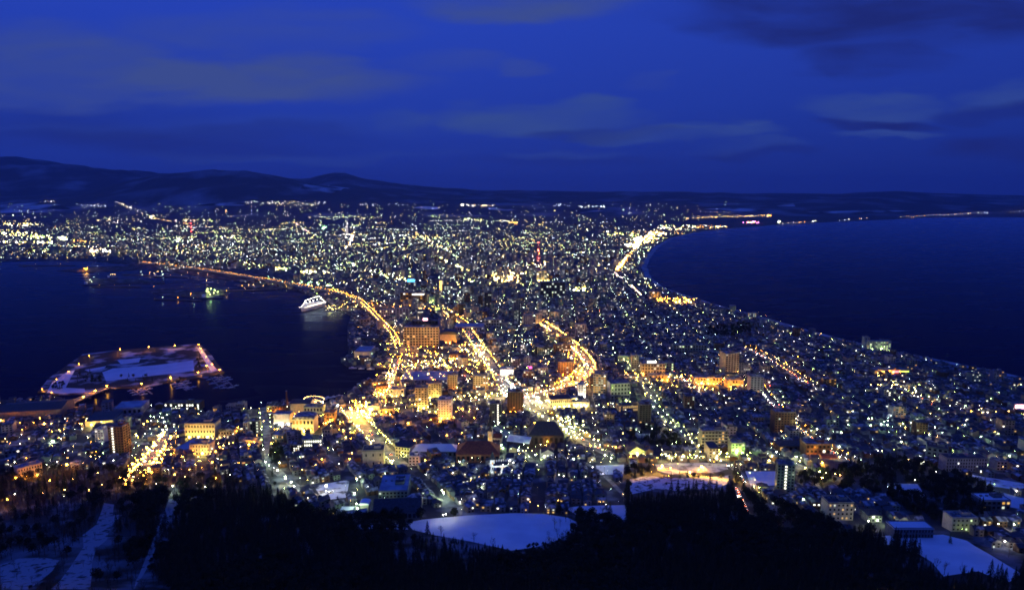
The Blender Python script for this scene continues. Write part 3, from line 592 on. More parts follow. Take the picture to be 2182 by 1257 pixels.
BL = [
 # --- harbour and hotel district
 ('hotel', 'wide tan hotel slab with a fine grid of windows beside the elevated road', 'hotel', 898, 742, 74, 44, 20, dict(wall='tan', rows=8, cols=12, lit=.05, col='warm', flood=('sodium', 'M', 5, 5), wf=.7, hf=.62, landmark='the grid-windowed tan hotel')),
 ('office_building', 'dark office block carrying the glowing red cube sign behind the tan hotel', 'office', 906, 704, 56, 20, 18, dict(wall='dark', rows=3, cols=8, lit=.1, sign=(0, 24, 11, 11, 'pinkwhite'), landmark='the red cube sign')),
 ('office_building', 'brown and amber block below the blue rooftop sign', 'office', 880, 648, 54, 24, 22, dict(wall='brown', rows=5, cols=9, lit=.25, col='amber', flood=('sodium', 'M', 4), sign=[(.2, 30, 34, 3.5, 'white')])),
 ('office_building', 'grey tower with the blue rooftop sign', 'office', 876, 628, 22, 26, 18, dict(wall='grey', rows=7, cols=4, lit=.15, sign=(0, 47, 24, 9, 'blue'), landmark='the blue rooftop sign')),
 ('office_building', 'pale mauve slab with a dark side left of the red cube sign', 'office', 858, 682, 26, 24, 18, dict(wall='lilac', rows=6, cols=4, lit=.2, side=1, landmark='the mauve slab')),
 ('shop_building', 'low pale shop block joined to the left of the mauve slab', 'shop', 826, 676, 34, 15, 22, dict(wall='lilac', rows=3, cols=8, lit=.35, col='green')),
 ('assembly_hall', 'orange lit hall with a dark curved roof right of the tan hotel', 'hall', 955, 732, 40, 26, 24, dict(wall='tan', kind='curve', rh=7, roof='darkroof', flood=('sodium', 'L', 4, 4))),
 ('department_store', 'long low store with a flat mauve snowy roof beside the tram avenue', 'store', 1000, 706, 62, 9, 48, dict(wall='lilac', roof='blueroof', rows=1, cols=12, lit=.2, pent=False)),
 ('office_building', 'pale blank-walled block right of the long mauve store roof', 'office', 1052, 700, 34, 18, 24, dict(wall='pale', rows=3, cols=6, lit=.1)),
 ('office_building', 'small dark block in front of the brown hall with a row of lamps', 'office', 975, 770, 34, 14, 20, dict(wall='brown', rows=2, cols=7, lit=.3, col='amber', roof='redroof', flood=('warm', 'M', 3))),
 ('apartment_tower', 'tall grey tower with ribbed corners beyond the tram avenue', 'tower', 1102, 678, 14, 40, 16, dict(wall='grey', rows=13, cols=3, lit=.05, landmark='the tall ribbed grey tower')),
 ('apartment_tower', 'dark blue tower block standing right of the ribbed grey tower', 'tower', 1127, 702, 22, 30, 18, dict(wall='lilac', rows=10, cols=5, lit=.08)),
 ('apartment_tower', 'pale slim tower lit from below beside the orange curve', 'tower', 1148, 694, 13, 24, 14, dict(wall='cream', rows=8, cols=3, lit=.12, flood=('warm', 'L', 2))),
 ('office_building', 'dark tower with few windows left of the ribbed grey tower', 'office', 1040, 656, 15, 32, 16, dict(wall='dark', rows=10, cols=4, lit=.06)),
 ('office_building', 'black department block with two orange floodlit columns', 'office', 1178, 632, 52, 30, 30, dict(wall='dark', rows=5, cols=9, lit=.35, col='white', landmark='the orange-columned black block')),
 ('office_building', 'yellow floodlit block behind the black department block', 'office', 1154, 601, 22, 24, 20, dict(wall='cream', rows=5, cols=4, lit=.4, col='warm', flood=('yellow', 'H', 3, 6))),
 ('office_building', 'block with one tall yellow strip of light in the station quarter', 'office', 946, 622, 22, 24, 18, dict(wall='grey', rows=6, cols=4, lit=.3, sign=(-.3, 22, 7, 32, 'amber'))),
 ('office_building', 'pink-lit block right of the tall yellow light strip', 'office', 967, 628, 14, 24, 14, dict(wall='lilac', rows=7, cols=3, lit=.2)),
 ('office_building', 'low block carrying the small lime green sign', 'office', 932, 672, 20, 10, 16, dict(wall='brown', rows=2, cols=4, lit=.3, sign=(0, 16, 12, 9, 'green'))),
 ('apartment_block', 'dark apartment slab behind the curved orange avenue', 'apartments', 1238, 716, 24, 24, 15, dict(wall='lilac', rows=9, cols=5, lit=.15)),
 ('apartment_block', 'brown apartment slab with lit stairwell left of the orange curve', 'apartments', 1198, 754, 38, 20, 15, dict(wall='brown', rows=6, cols=9, lit=.22, landmark='the brown slab by the orange curve')),
 ('apartment_block', 'dark slab above the brown slab by the orange curve', 'apartments', 1206, 737, 30, 18, 14, dict(wall='dark', rows=6, cols=6, lit=.12)),
 ('apartment_block', 'low dark apartment row with white stair lights', 'apartments', 1158, 755, 36, 16, 14, dict(wall='dark', rows=5, cols=7, lit=.2)),
 ('office_building', 'white shop block ablaze with white light beside the tram avenue', 'shop', 1080, 800, 30, 12, 18, dict(wall='white', rows=2, cols=5, lit=.9, col='bright', sign=(0, 9, 18, 3, 'white'), flood=('white', 'X', 3))),
 ('office_building', 'red-brown block topped by a small magenta sign', 'office', 1126, 812, 22, 20, 16, dict(wall='brick', rows=5, cols=4, lit=.12, sign=(.2, 24, 5, 3.5, 'magenta'))),
 ('office_building', 'pale blue block with banded floors near the magenta sign', 'office', 1157, 802, 22, 17, 16, dict(wall='lilac', rows=4, cols=4, lit=.2)),
 ('office_building', 'brown block with a flat pale top inside the orange curve', 'office', 1206, 800, 34, 28, 20, dict(wall='brick', rows=6, cols=6, lit=.2, flood=('sodium', 'S', 2))),
 # --- amber blocks on the near side
 ('apartment_tower', 'amber-lit tower with dark roof left of the white window-grid hotel', 'tower', 898, 874, 26, 46, 16, dict(wall='tan', rows=9, cols=4, lit=.08, col='warm', flood=('yellow', 'X', 2, 5), landmark='the amber tower')),
 ('apartment_block', 'amber-lit slab joined to the rear of the amber tower', 'apartments', 924, 850, 32, 32, 15, dict(wall='tan', rows=7, cols=6, lit=.12, col='warm', flood=('yellow', 'L', 2))),
 ('hotel', 'white hotel with a grid of small dark windows and glowing foot', 'hotel', 948, 894, 29, 40, 18, dict(wall='white', rows=8, cols=5, lit=.02, wf=.42, hf=.42, side=-1, scols=3, flood=('sodium', 'L', 2), landmark='the white window-grid hotel')),
 ('apartment_tower', 'amber tower with lit windows behind the white window-grid hotel', 'tower', 964, 834, 20, 34, 14, dict(wall='tan', rows=9, cols=4, lit=.1, col='warm', flood=('sodium', 'M', 2))),
 ('apartment_block', 'amber slab with a bright ground floor near the yellow street', 'apartments', 1024, 834, 32, 32, 15, dict(wall='tan', rows=8, cols=6, lit=.12, col='bright', flood=('sodium', 'M', 3), landmark='the amber slab near the tram avenue')),
 ('apartment_tower', 'dark brown tower with amber sides by the tram avenue end', 'tower', 1098, 879, 34, 42, 18, dict(wall='brown', rows=10, cols=6, lit=.07, col='warm', side=-1, flood=('sodium', 'S', 3), landmark='the dark brown tower')),
 ('apartment_tower', 'slim dark slab with one bright column of windows and roof mast', 'tower', 1056, 906, 25, 44, 14, dict(wall='dark', rows=12, cols=5, lit=.03, col_lit=3, landmark='the slab with one bright window column')),
 ('shop_building', 'low block with yellow-lit bands by the short harbour road', 'shop', 846, 846, 30, 16, 18, dict(wall='cream', rows=2, cols=4, lit=.7, col='warm', flood=('yellow', 'M', 3))),
 ('market_hall', 'very wide low market hall with a flat blue snowy roof', 'market', 912, 816, 118, 6, 62, dict(wall='concrete', roof='blueroof', rows=1, cols=16, lit=.1, pent=False, landmark='the wide snowy market roof')),
 ('long_hall', 'two-storey cream hall with brown flat roof and arched ground floor', 'hall', 1196, 868, 46, 16, 26, dict(wall='cream', roof='redroof', rows=2, cols=11, lit=.08, flood=('yellow', 'L', 4, 3), side=-1, scols=6, pent=False, rot=8, landmark='the arcaded cream hall')),
 ('shop_building', 'yellow glowing shop row right of the arcaded cream hall', 'shop', 1238, 867, 36, 9, 14, dict(wall='cream', rows=1, cols=5, lit=1, col='bright', flood=('yellow', 'X', 3, 3))),
 ('apartment_tower', 'narrow white tower block blazing with light inside the orange bend', 'tower', 1240, 848, 16, 27, 14, dict(wall='white', rows=7, cols=3, lit=.2, col='bright', flood=('white', 'X', 2, 5), landmark='the blazing white tower')),
 ('apartment_block', 'apartment block with rows of amber-lit balconies and a dark side', 'apartments', 1277, 843, 26, 44, 24, dict(wall='tan', rows=9, cols=5, lit=.5, col='amber', bands='cream', rot=-14, landmark='the amber balcony block')),
 ('apartment_block', 'plain blue-grey block above the huge green floodlight', 'apartments', 1322, 850, 42, 32, 22, dict(wall='lilac', rows=4, cols=6, lit=.05, rot=10, landmark='the blue-grey block')),
 ('apartment_tower', 'tall black windowless-looking slab amid the dark houses', 'tower', 1374, 914, 25, 50, 15, dict(wall='dark', rows=12, cols=4, lit=.02, landmark='the tall black slab')),
 ('apartment_tower', 'tall tan tower with its right face lit amber', 'tower', 1559, 800, 32, 46, 20, dict(wall='tan', rows=11, cols=5, lit=.03, rot=16, flood=('warm', 'L', 3), landmark='the tall tan tower')),
 ('office_building', 'wide tan low block above the orange shop strip', 'office', 1392, 802, 50, 26, 22, dict(wall='tan', rows=4, cols=8, lit=.05, sign=(-.05, 26, 16, 3, 'white'))),
 ('office_building', 'pale slim block left of the wide tan low block', 'office', 1353, 794, 14, 36, 14, dict(wall='pale', rows=8, cols=3, lit=.08)),
 ('office_building', 'lime-lit low block right of the wide tan low block', 'office', 1425, 790, 20, 16, 14, dict(wall='green', rows=3, cols=4, lit=.5, col='green')),
 ('shop_building', 'orange-lit shop row on the bright orange strip, west end', 'shop', 1405, 812, 46, 12, 14, dict(wall='tan', rows=2, cols=7, lit=.4, col='amber', flood=('sodium', 'X', 4))),
 ('shop_building', 'orange-lit shop row in the middle of the orange strip', 'shop', 1508, 820, 60, 15, 14, dict(wall='tan', rows=2, cols=9, lit=.5, col='amber', flood=('sodium', 'X', 5), landmark='the orange shop strip')),
 ('shop_building', 'orange-lit shop row at the far end of the orange strip', 'shop', 1566, 826, 36, 16, 14, dict(wall='tan', rows=2, cols=6, lit=.5, col='amber', flood=('sodium', 'X', 3))),
 ('apartment_block', 'small bluish tower at the right end of the orange strip', 'apartments', 1612, 836, 28, 32, 16, dict(wall='lilac', rows=7, cols=4, lit=.03)),
 # --- left waterfront
 ('school_building', 'cream three-storey block floodlit yellow beside the snowy hall roof', 'school', 427, 936, 64, 32, 20, dict(wall='cream', rows=3, cols=10, lit=.05, wf=.4, hf=.45, flood=('yellow', 'X', 3, 5), roof='darkroof', landmark='the yellow floodlit school')),
 ('town_hall', 'smaller yellow floodlit block with dark roof below the school', 'hall', 426, 970, 42, 22, 16, dict(wall='cream', rows=3, cols=7, lit=.05, wf=.4, hf=.45, flood=('yellow', 'X', 2, 4))),
 ('gymnasium', 'low hall with a big mauve snowy roof beside the illuminated street', 'hall', 383, 968, 34, 8, 42, dict(wall='tan', roof='blueroof', pent=False, rot=-12, flood=('sodium', 'M', 2), landmark='the mauve snowy hall roof')),
 ('apartment_tower', 'tall dark brown tower with a bright column of stair windows', 'tower', 250, 970, 32, 58, 16, dict(wall='brown', rows=11, cols=5, lit=.02, col_lit=1, side=1, scols=3, landmark='the dark brown stair-lit tower')),
 ('apartment_tower', 'slim white tower left of the dark brown stair-lit tower', 'tower', 213, 944, 18, 27, 14, dict(wall='white', rows=6, cols=3, lit=.3)),
 ('apartment_tower', 'greenish pale slab behind the dark brown stair-lit tower', 'tower', 262, 922, 18, 26, 14, dict(wall='green', rows=6, cols=3, lit=.05)),
 ('apartment_block', 'tan three-storey apartment house end-on above the woods', 'apartments', 66, 1018, 44, 24, 13, dict(wall='cream', rows=3, cols=9, lit=.03, rot=52, wf=.4, hf=.45, roof='blueroof', flood=('sodium', 'M', 2), landmark='the tan end-on apartment house')),
 ('warehouse', 'huge dark-roofed quay shed with a tan side wall', 'warehouse', 62, 893, 120, 24, 52, dict(wall='tan', kind='gable', rh=5, roof='darkroof', rot=14, landmark='the huge dark quay shed')),
 ('warehouse', 'shed with blue-black lean roof and yellow-lit front', 'warehouse', 212, 908, 54, 15, 36, dict(wall='cream', kind='shed', rh=2.5, roof='darkroof', flood=('yellow', 'X', 2, 4), rot=10)),
 ('warehouse', 'pier building with a pale blue snowy roof', 'warehouse', 272, 884, 54, 13, 40, dict(wall='lilac', roof='blueroof', rows=1, cols=6, lit=.05, pent=False, rot=12, landmark='the pale blue pier roof')),
 ('pier_terminal', 'black terminal on the quay with two floors of white-lit windows', 'terminal', 388, 874, 74, 14, 18, dict(wall='dark', rows=2, cols=13, lit=.7, col='bright', roof='darkroof', landmark='the white-windowed quay terminal')),
 ('shop_building', 'small amber kiosk block on the quay right of the terminal', 'shop', 461, 878, 14, 9, 9, dict(wall='tan', rows=1, cols=3, lit=.5, col='amber')),
 ('shop_building', 'pale flat block on the quay near the round white lamp', 'shop', 492, 876, 20, 11, 12, dict(wall='lilac', rows=2, cols=4, lit=.1)),
 ('shop_building', 'mauve block with warm lamp at its corner on the quay', 'shop', 512, 874, 18, 13, 12, dict(wall='lilac', rows=2, cols=4, lit=.1)),
 ('office_building', 'narrow tan tower strip by the green-white lamp street', 'office', 524, 926, 9, 24, 10, dict(wall='cream', rows=6, cols=2, lit=.1)),
 ('office_building', 'dark block with four white windows by the lamp street', 'office', 542, 922, 20, 24, 12, dict(wall='dark', rows=4, cols=3, lit=.35)),
 ('assembly_hall', 'tan building with arched snowy roof between two dark groves', 'hall', 480, 935, 30, 22, 18, dict(wall='tan', kind='curve', rh=4, roof='mixroof', rows=2, cols=5, lit=.1)),
 ('shop_building', 'long amber shop block with one glaring lamp on the lit cross street', 'shop', 534, 950, 36, 10, 12, dict(wall='cream', rows=1, cols=7, lit=.2, col='amber', flood=('sodium', 'L', 1))),
 # --- brick warehouses
 ('brick_warehouse', 'brick quay warehouse with lit lower windows beside the chimney', 'warehouse', 588, 878, 40, 18, 16, dict(wall='brick', kind='gable', rh=4, roof='mixroof', rows=2, cols=7, lit=.35, col='warm', flood=('sodium', 'M', 2), landmark='the brick chimney')),
 ('brick_warehouse', 'plain brown quay warehouse right of the chimney', 'warehouse', 640, 884, 42, 28, 22, dict(wall='tan', kind='gable', rh=3, roof='darkroof', flood=('sodium', 'S', 2))),
 ('office_building', 'pale green block with dark window bands beside the bulb-outlined hall', 'office', 668, 890, 40, 22, 18, dict(wall='green', rows=2, cols=6, lit=.03, wf=.6, hf=.5)),
 ('theatre', 'yellow glowing hall with an arched snowy roof on the waterfront', 'hall', 646, 922, 46, 34, 22, dict(wall='cream', kind='curve', rh=4, roof='snowroof', rows=2, cols=6, lit=.5, col='amber', flood=('yellow', 'L', 4, 4), landmark='the yellow arched theatre')),
 ('shop_building', 'tan shop with a dazzling white strip along its foot', 'shop', 601, 908, 36, 24, 16, dict(wall='tan', roof='snowroof', sign=(0, 3.4, 22, 3.5, 'white'), flood=('white', 'L', 2), pent=False, landmark='the dazzling white shop front')),
 ('shop_building', 'orange-lit brown block right of the yellow arched theatre', 'shop', 702, 904, 24, 24, 14, dict(wall='brown', rows=3, cols=4, lit=.2, col='amber', flood=('sodium', 'L', 2))),
 ('school_building', 'low school wing with two rows of bright windows', 'school', 664, 952, 42, 15, 12, dict(wall='green', rows=2, cols=9, lit=.75, col='bright', rot=6, landmark='the bright-windowed school wing')),
 ('office_building', 'low dark building with scattered bright windows left of the school wing', 'office', 632, 966, 22, 17, 12, dict(wall='dark', rows=4, cols=5, lit=.5, col='bright')),
 ('office_building', 'pale small block with a dark pitched roof near the school wing', 'office', 695, 930, 18, 20, 12, dict(wall='cream', kind='hip', rh=4, roof='darkroof', rows=2, cols=3, lit=.05)),
 ('office_building', 'long blue-roofed building with warm upper windows', 'office', 593, 942, 22, 14, 14, dict(wall='green', rows=2, cols=6, lit=.5, col='warm', roof='blueroof')),
 ('apartment_block', 'blank cream block standing beside the yellow-lit avenue', 'apartments', 796, 996, 44, 34, 18, dict(wall='cream', rows=2, cols=3, lit=0, wf=.2, hf=.3, roof='darkroof', rot=6, landmark='the blank cream block')),
 ('apartment_block', 'pale block with a dark sloping roof right of the yellow-lit avenue', 'apartments', 858, 974, 32, 26, 15, dict(wall='cream', rows=3, cols=5, lit=.02, roof='darkroof', kind='shed', rh=3, rot=-18)),
 ('apartment_block', 'white narrow house block at the foot of the pale sloping-roof block', 'apartments', 882, 992, 22, 18, 12, dict(wall='white', rows=3, cols=3, lit=.05)),
 # --- school group over the sports field
 ('school_building', 'large flat-roofed school block with stepped blue snowy roofs', 'school', 838, 1068, 62, 20, 40, dict(wall='green', roof='blueroof', rows=3, cols=8, lit=.04, side=-1, scols=8, rot=4, landmark='the large stepped school')),
 ('gymnasium', 'long gymnasium with a steep black roof over the sports field', 'hall', 846, 1108, 100, 32, 26, dict(wall='grey', kind='gable', rh=7.5, roof='darkroof', rows=1, cols=11, lit=0, wf=.7, rot=4, landmark='the black-roofed gymnasium')),
 ('water_tank', 'white tank house with a rounded snowy top left of the gymnasium', 'tank', 776, 1094, 19, 22, 9, dict(wall='pale', kind='curve', rh=2.0, roof='snow')),
 ('garden_pavilion', 'small flat snowy pavilion by the green-lit parking lot', 'pavilion', 738, 1098, 30, 8, 10, dict(wall='grey', roof='snow', pent=False)),
 # --- shrine, churches
 ('temple_hall', 'big temple hall with a sweeping dark red hipped roof', 'temple', 1018, 986, 92, 36, 30, dict(wall='brick', kind='hip', rh=11, roof='redroof', rows=1, cols=9, lit=0, landmark='the dark red temple roof')),
 ('temple_hall', 'temple hall under a huge black hipped roof', 'temple', 1164, 952, 74, 46, 28, dict(wall='dark', kind='hip', rh=14, roof='darkroof', rows=1, cols=7, lit=0, landmark='the huge black temple roof')),
 ('long_hall', 'long hall with a snow-covered hipped roof behind the dark red temple', 'hall', 926, 974, 96, 22, 20, dict(wall='grey', kind='hip', rh=6, roof='snow', rows=1, cols=10, lit=.03, landmark='the long snowy hipped roof')),
 ('temple_house', 'pair of snowy pitched roofs beside the huge black temple roof', 'temple', 1104, 955, 46, 22, 16, dict(wall='dark', kind='gable', rh=6, roof='snow', rot=-20)),
 ('assembly_hall', 'pale gable-fronted hall with lit lantern window near the floodlit snow', 'hall', 1357, 976, 36, 24, 20, dict(wall='green', kind='gablefront', rh=7, roof='darkroof', rows=1, cols=3, lit=1, col='bright', flood=('yellow', 'X', 1, 6), landmark='the lit gable-fronted hall')),
 # --- right part
 ('apartment_block', 'six-storey block with pale balcony bands above the floodlit snow', 'apartments', 1522, 958, 56, 38, 16, dict(wall='grey', rows=6, cols=8, lit=.12, col='warm', bands='concrete', landmark='the balcony-banded block')),
 ('apartment_block', 'greenish lit block above the lime-lit car park', 'apartments', 1572, 972, 28, 26, 14, dict(wall='green', rows=5, cols=4, lit=.25, col='green', flood=('lime', 'M', 2, 6), landmark='the lime-lit block')),
 ('apartment_tower', 'tall slab with a column of glowing landing windows', 'tower', 1672, 1056, 34, 62, 13, dict(wall='green', rows=10, cols=5, lit=.0, col_lit=2, rot=-14, side=-1, scols=3, landmark='the slab with a glowing window column')),
 ('apartment_block', 'tan four-storey block with small square windows above the woods', 'apartments', 1790, 1108, 54, 34, 14, dict(wall='cream', rows=4, cols=6, lit=.25, col='warm', wf=.4, hf=.4, roof='darkroof', landmark='the tan four-storey block')),
 ('apartment_block', 'yellow-green lit twin apartment house behind the dark knoll', 'apartments', 2054, 1132, 54, 26, 13, dict(wall='cream', rows=3, cols=6, lit=.08, col='green', wf=.4, hf=.4, flood=('lime', 'T', 2, 4), landmark='the yellow-green twin house')),
 ('school_building', 'long low building with snowy roof on the edge of the white field', 'school', 1946, 1146, 84, 18, 13, dict(wall='grey', rows=2, cols=13, lit=.0, roof='snow', wf=.5, hf=.5, pent=False, landmark='the long low snowy-roofed school')),
 ('house_block', 'small pale gabled block right of the tan four-storey block', 'house', 1864, 1112, 30, 20, 12, dict(wall='pale', kind='hip', rh=3, roof='darkroof', rows=2, cols=4, lit=.1, flood=('greenwhite', 'S', 1))),
 ('apartment_block', 'long bluish apartment slab with regular windows on the hillside', 'apartments', 2058, 1004, 86, 26, 14, dict(wall='lilac', rows=4, cols=15, lit=.02, roof='darkroof', wf=.45, landmark='the long bluish slab')),
 ('apartment_block', 'pale angled block above the long bluish slab', 'apartments', 1996, 980, 34, 24, 20, dict(wall='green', rows=3, cols=4, lit=0, rot=-28, roof='darkroof')),
 ('apartment_block', 'small bluish block right of the long bluish slab', 'apartments', 2134, 1002, 22, 18, 12, dict(wall='lilac', rows=3, cols=3, lit=.08)),
 ('seaside_apartments', 'long seaside slab with pale lit landings by the shore', 'apartments', 1872, 748, 52, 20, 14, dict(wall='concrete', rows=5, cols=9, lit=.55, col='green', wf=.3, landmark='the long seaside slab')),
 ('apartment_tower', 'taller stub at the left end of the long seaside slab', 'tower', 1847, 746, 10, 26, 14, dict(wall='concrete', rows=6, cols=2, lit=.05)),
 ('apartment_block', 'small lit slab on the shore beyond the dark park', 'apartments', 1604, 679, 22, 11, 12, dict(wall='concrete', rows=3, cols=6, lit=.55, col='white', wf=.4)),
 ('shop_building', 'roadside hall with a strip of amber, red and green light', 'shop', 1900, 796, 74, 7, 18, dict(wall='tan', rows=1, cols=8, lit=.4, col='amber', sign=[(-.2, 4, 18, 2.5, 'amber'), (.12, 4, 14, 2, 'red'), (.38, 4, 14, 2, 'green')], flood=('sodium', 'L', 3), landmark='the amber roadside hall')),
 ('shop_building', 'shop with a glaring pinkish white sign at the hillside edge', 'shop', 2172, 874, 26, 12, 14, dict(wall='pale', sign=(0, 6, 14, 6, 'pinkwhite'))),
 ('warehouse', 'long low shed with pale flat roof on the shore', 'warehouse', 1958, 778, 44, 9, 26, dict(wall='grey', kind='gable', rh=2, roof='mixroof', rot=-22)),
 ('warehouse', 'wide low shed with a pale wall right of the other shore shed', 'warehouse', 2002, 792, 48, 10, 26, dict(wall='pale', kind='gable', rh=2, roof='mixroof', rot=-22)),
 ('inn', 'brown stepped inn with warm windows beside the tail-lit road', 'inn', 1742, 976, 52, 28, 18, dict(wall='brown', rows=3, cols=6, lit=.15, col='warm', flood=('sodium', 'M', 2), landmark='the brown stepped inn')),
 ('inn', 'long brown inn wing with a broad dark roof', 'inn', 1690, 962, 60, 18, 20, dict(wall='brown', kind='hip', rh=4, roof='darkroof', rows=1, cols=6, lit=.4, col='warm')),
 ('shop_building', 'small orange-lit annex with a pitched roof below the brown inn', 'shop', 1768, 984, 30, 12, 12, dict(wall='tan', kind='gable', rh=2.5, roof='redroof', flood=('sodium', 'M', 1))),
 ('apartment_block', 'dark brown apartment cube left of the tail-lit road', 'apartments', 1672, 922, 44, 42, 18, dict(wall='brown', rows=8, cols=7, lit=.03, landmark='the dark brown cube')),
 ('factory_hall', 'long dark-roofed hall beside the lower end of the tail-lit road', 'hall', 1790, 1004, 70, 12, 26, dict(wall='grey', kind='gable', rh=3, roof='darkroof', rot=-12)),
 ('school_building', 'broad pale school with a green-lit yard in the dark houses', 'school', 1470, 752, 70, 16, 18, dict(wall='green', rows=3, cols=12, lit=.1, col='green', roof='mixroof')),
 ('community_centre', 'long low hall with a row of amber windows under the green floodlight', 'hall', 1345, 876, 54, 12, 16, dict(wall='tan', rows=2, cols=13, lit=.85, col='warm', rot=10, roof='darkroof')),
 ('apartment_block', 'pale brown slab with scattered lights beyond the shore road', 'apartments', 1395, 640, 24, 18, 14, dict(wall='grey', rows=5, cols=4, lit=.05)),
 ('warehouse', 'dock shed with blue snowy roof and a lit zigzag front', 'warehouse', 772, 762, 34, 12, 52, dict(wall='cream', roof='blueroof', pent=False, flood=('warm', 'M', 2), landmark='the blue-roofed dock shed')),
 ('office_building', 'small tan cube on the dock beside the elevated road', 'office', 778, 696, 20, 15, 12, dict(wall='tan', rows=3, cols=3, lit=.05, flood=('sodium', 'M', 1))),
 ('warehouse', 'dark dock shed between the tan cube and the blue-roofed shed', 'warehouse', 786, 728, 40, 10, 34, dict(wall='dark', kind='gable', rh=3, roof='darkroof')),
 ('restaurant', 'red-orange lit quay restaurant beside the short harbour road', 'restaurant', 814, 838, 24, 14, 14, dict(wall='brick', rows=2, cols=4, lit=.6, col='amber', roof='redroof', flood=('sodium', 'L', 2))),
 ('restaurant', 'quay restaurant hung with reddish lamps above the inlet', 'restaurant', 806, 822, 28, 12, 14, dict(wall='brown', kind='gable', rh=3, roof='mixroof', rows=1, cols=4, lit=.8, col='amber', flood=('sodium', 'M', 2))),
 ('shop_building', 'yellow-lit shop at the plaza above the yellow avenue', 'shop', 796, 880, 28, 14, 14, dict(wall='cream', rows=1, cols=4, lit=.8, col='warm', flood=('yellow', 'L', 2))),
 ('shop_building', 'brown shop with glaring amber lamp right of the plaza', 'shop', 826, 886, 24, 14, 14, dict(wall='tan', rows=1, cols=3, lit=.5, col='amber', flood=('sodium', 'X', 1))),
 ('office_building', 'pale two-tier block with red-lit windows right of the knoll', 'office', 2122, 1086, 60, 18, 16, dict(wall='grey', rows=2, cols=6, lit=.3, col='amber', roof='snow')),
]
for nm, lb, ct, cx, by, w, h, dp, kw in BL: block(nm, lb, ct, cx, by, w, h, dp, **kw)

# ------------------------------------------------------------------ special landmarks
# elevated harbour road
def elevated_road():
    pts = [P0(*q, z) for *q, z in [(300, 560, 3), (360, 566, 7), (430, 575, 9), (500, 586, 9.5), (570, 597, 9.5), (640, 609, 9.5), (700, 620, 9.5), (740, 629, 9.5), (768, 643, 9.5), (792, 665, 9.5), (815, 690, 9), (836, 712, 7), (846, 732, 5), (848, 752, 2.8)]]
    st = walk(pts, 24.0); t = thing('elevated_road', pts[5] * 1.0, 0, 'long elevated harbour road on piers, sweeping round the bay under a chain of orange lamps', 'bridge'); o = t.location.copy()
    W = 6.5; L_ = []; R_ = []
    for p, d in st:
        nrm = Vector((-d.y, d.x, 0)).normalized(); L_.append(p + nrm * W - o); R_.append(p - nrm * W - o)
    def ribbon(A, B, th, nm, mat):
        vs = []
        for a, b in zip(A, B): vs += [a, b, a - Vector((0, 0, th)), b - Vector((0, 0, th))]
        fs = []
        for i in range(len(A) - 1):
            k = 4 * i; fs += [(k, k + 1, k + 5, k + 4), (k + 2, k + 6, k + 7, k + 3), (k, k + 4, k + 6, k + 2), (k + 1, k + 3, k + 7, k + 5)]
        me = MB().add(vs, fs).build(nm, mat, t); return me
    ribbon(R_, L_, 1.3, 'deck', M['concrete'])
    up = Vector((0, 0, 1.0))
    for A, s in ((L_, 1), (R_, -1)):
        B = []
        for i, a in enumerate(A):
            d = (A[min(i + 1, len(A) - 1)] - A[max(i - 1, 0)]); n = Vector((-d.y, d.x, 0)).normalized() * s * .35; B.append(a + n)
        ribbon([a + up for a in (A if s < 0 else B)], [b + up for b in (B if s < 0 else A)], 2.3, 'railing', M['concrete'])
    for i in range(2, len(st) - 4, 2):
        p = st[i][0] - o; ztop = p.z - 1.35; MB().cyl((p.x, p.y, -o.z - 2), (p.x, p.y, ztop - 1.2), 1.1, 1.1, 8).box((p.x, p.y, ztop - .6), (9, 2.2, 1.2), rot=math.atan2(st[i][1].y, st[i][1].x) + R(90)).build('pier', M['concrete'], t)
    for i, (p, d) in enumerate(walk(pts, 10.5)):  # closely set lamps imitate a continuous trail of car lights
        nrm = Vector((-d.y, d.x, 0)).normalized() * (5.6 if i % 2 else -5.6)
        near = i > 150; LAMPS.append((p.x + nrm.x, p.y + nrm.y, p.z, 6.0, 'sodium' if i % 5 else 'warm', 'L' if near else 'M', True))
    for i, (p, d) in enumerate(walk(pts, 15.0)):
        s = random.choice((-1, 1)); n = Vector((-d.y, d.x, 0)).normalized() * (2.6 * s)
        CARS.append((p.x + n.x, p.y + n.y, p.z + .05, math.atan2(d.y, d.x) + (0 if s < 0 else math.pi)))
    LAND.append(('the elevated harbour road', 800, 670))
elevated_road()

# harbour island with its bridge, trees, pontoons
ISL = [(80, 838), (104, 808), (150, 776), (176, 757), (250, 748), (330, 742), (425, 734), (446, 752), (478, 796), (440, 806), (380, 812), (300, 828), (226, 828), (180, 840), (120, 842)]
ipts = [P0(*q) for q in ISL]; n = len(ipts)
mb = MB(); tri = tessellate_polygon([[Vector((p.x, p.y, 0)) for p in ipts]])
mb.add([(p.x, p.y, 2.2) for p in ipts], [tuple(t) for t in tri]).add([(p.x, p.y, 2.2) for p in ipts] + [(p.x, p.y, -2) for p in ipts], [(i, (i + 1) % n, n + (i + 1) % n, n + i) for i in range(n)])
io = mb.build('island', pmat('island_grass', (.50, .52, .56), .9, (.045, .045, .04), .028, .50, .62, coord='World', detail=7), kind='structure')
for p in io.data.polygons:
    if p.normal.z < -.5: p.flip()
for pl in ([(218, 793), (240, 785), (330, 778), (412, 768), (414, 790), (330, 800), (226, 812)], [(100, 836), (110, 816), (146, 790), (160, 788), (150, 806), (140, 826), (180, 828), (182, 836), (130, 839)], [(250, 768), (300, 762), (296, 772), (258, 776)], [(420, 742), (428, 740), (462, 788), (450, 792)], [(180, 788), (226, 780), (222, 785), (190, 792)]):
    drape('snow_patch', pl, M['snow'], .15, flat=2.2, step=50)
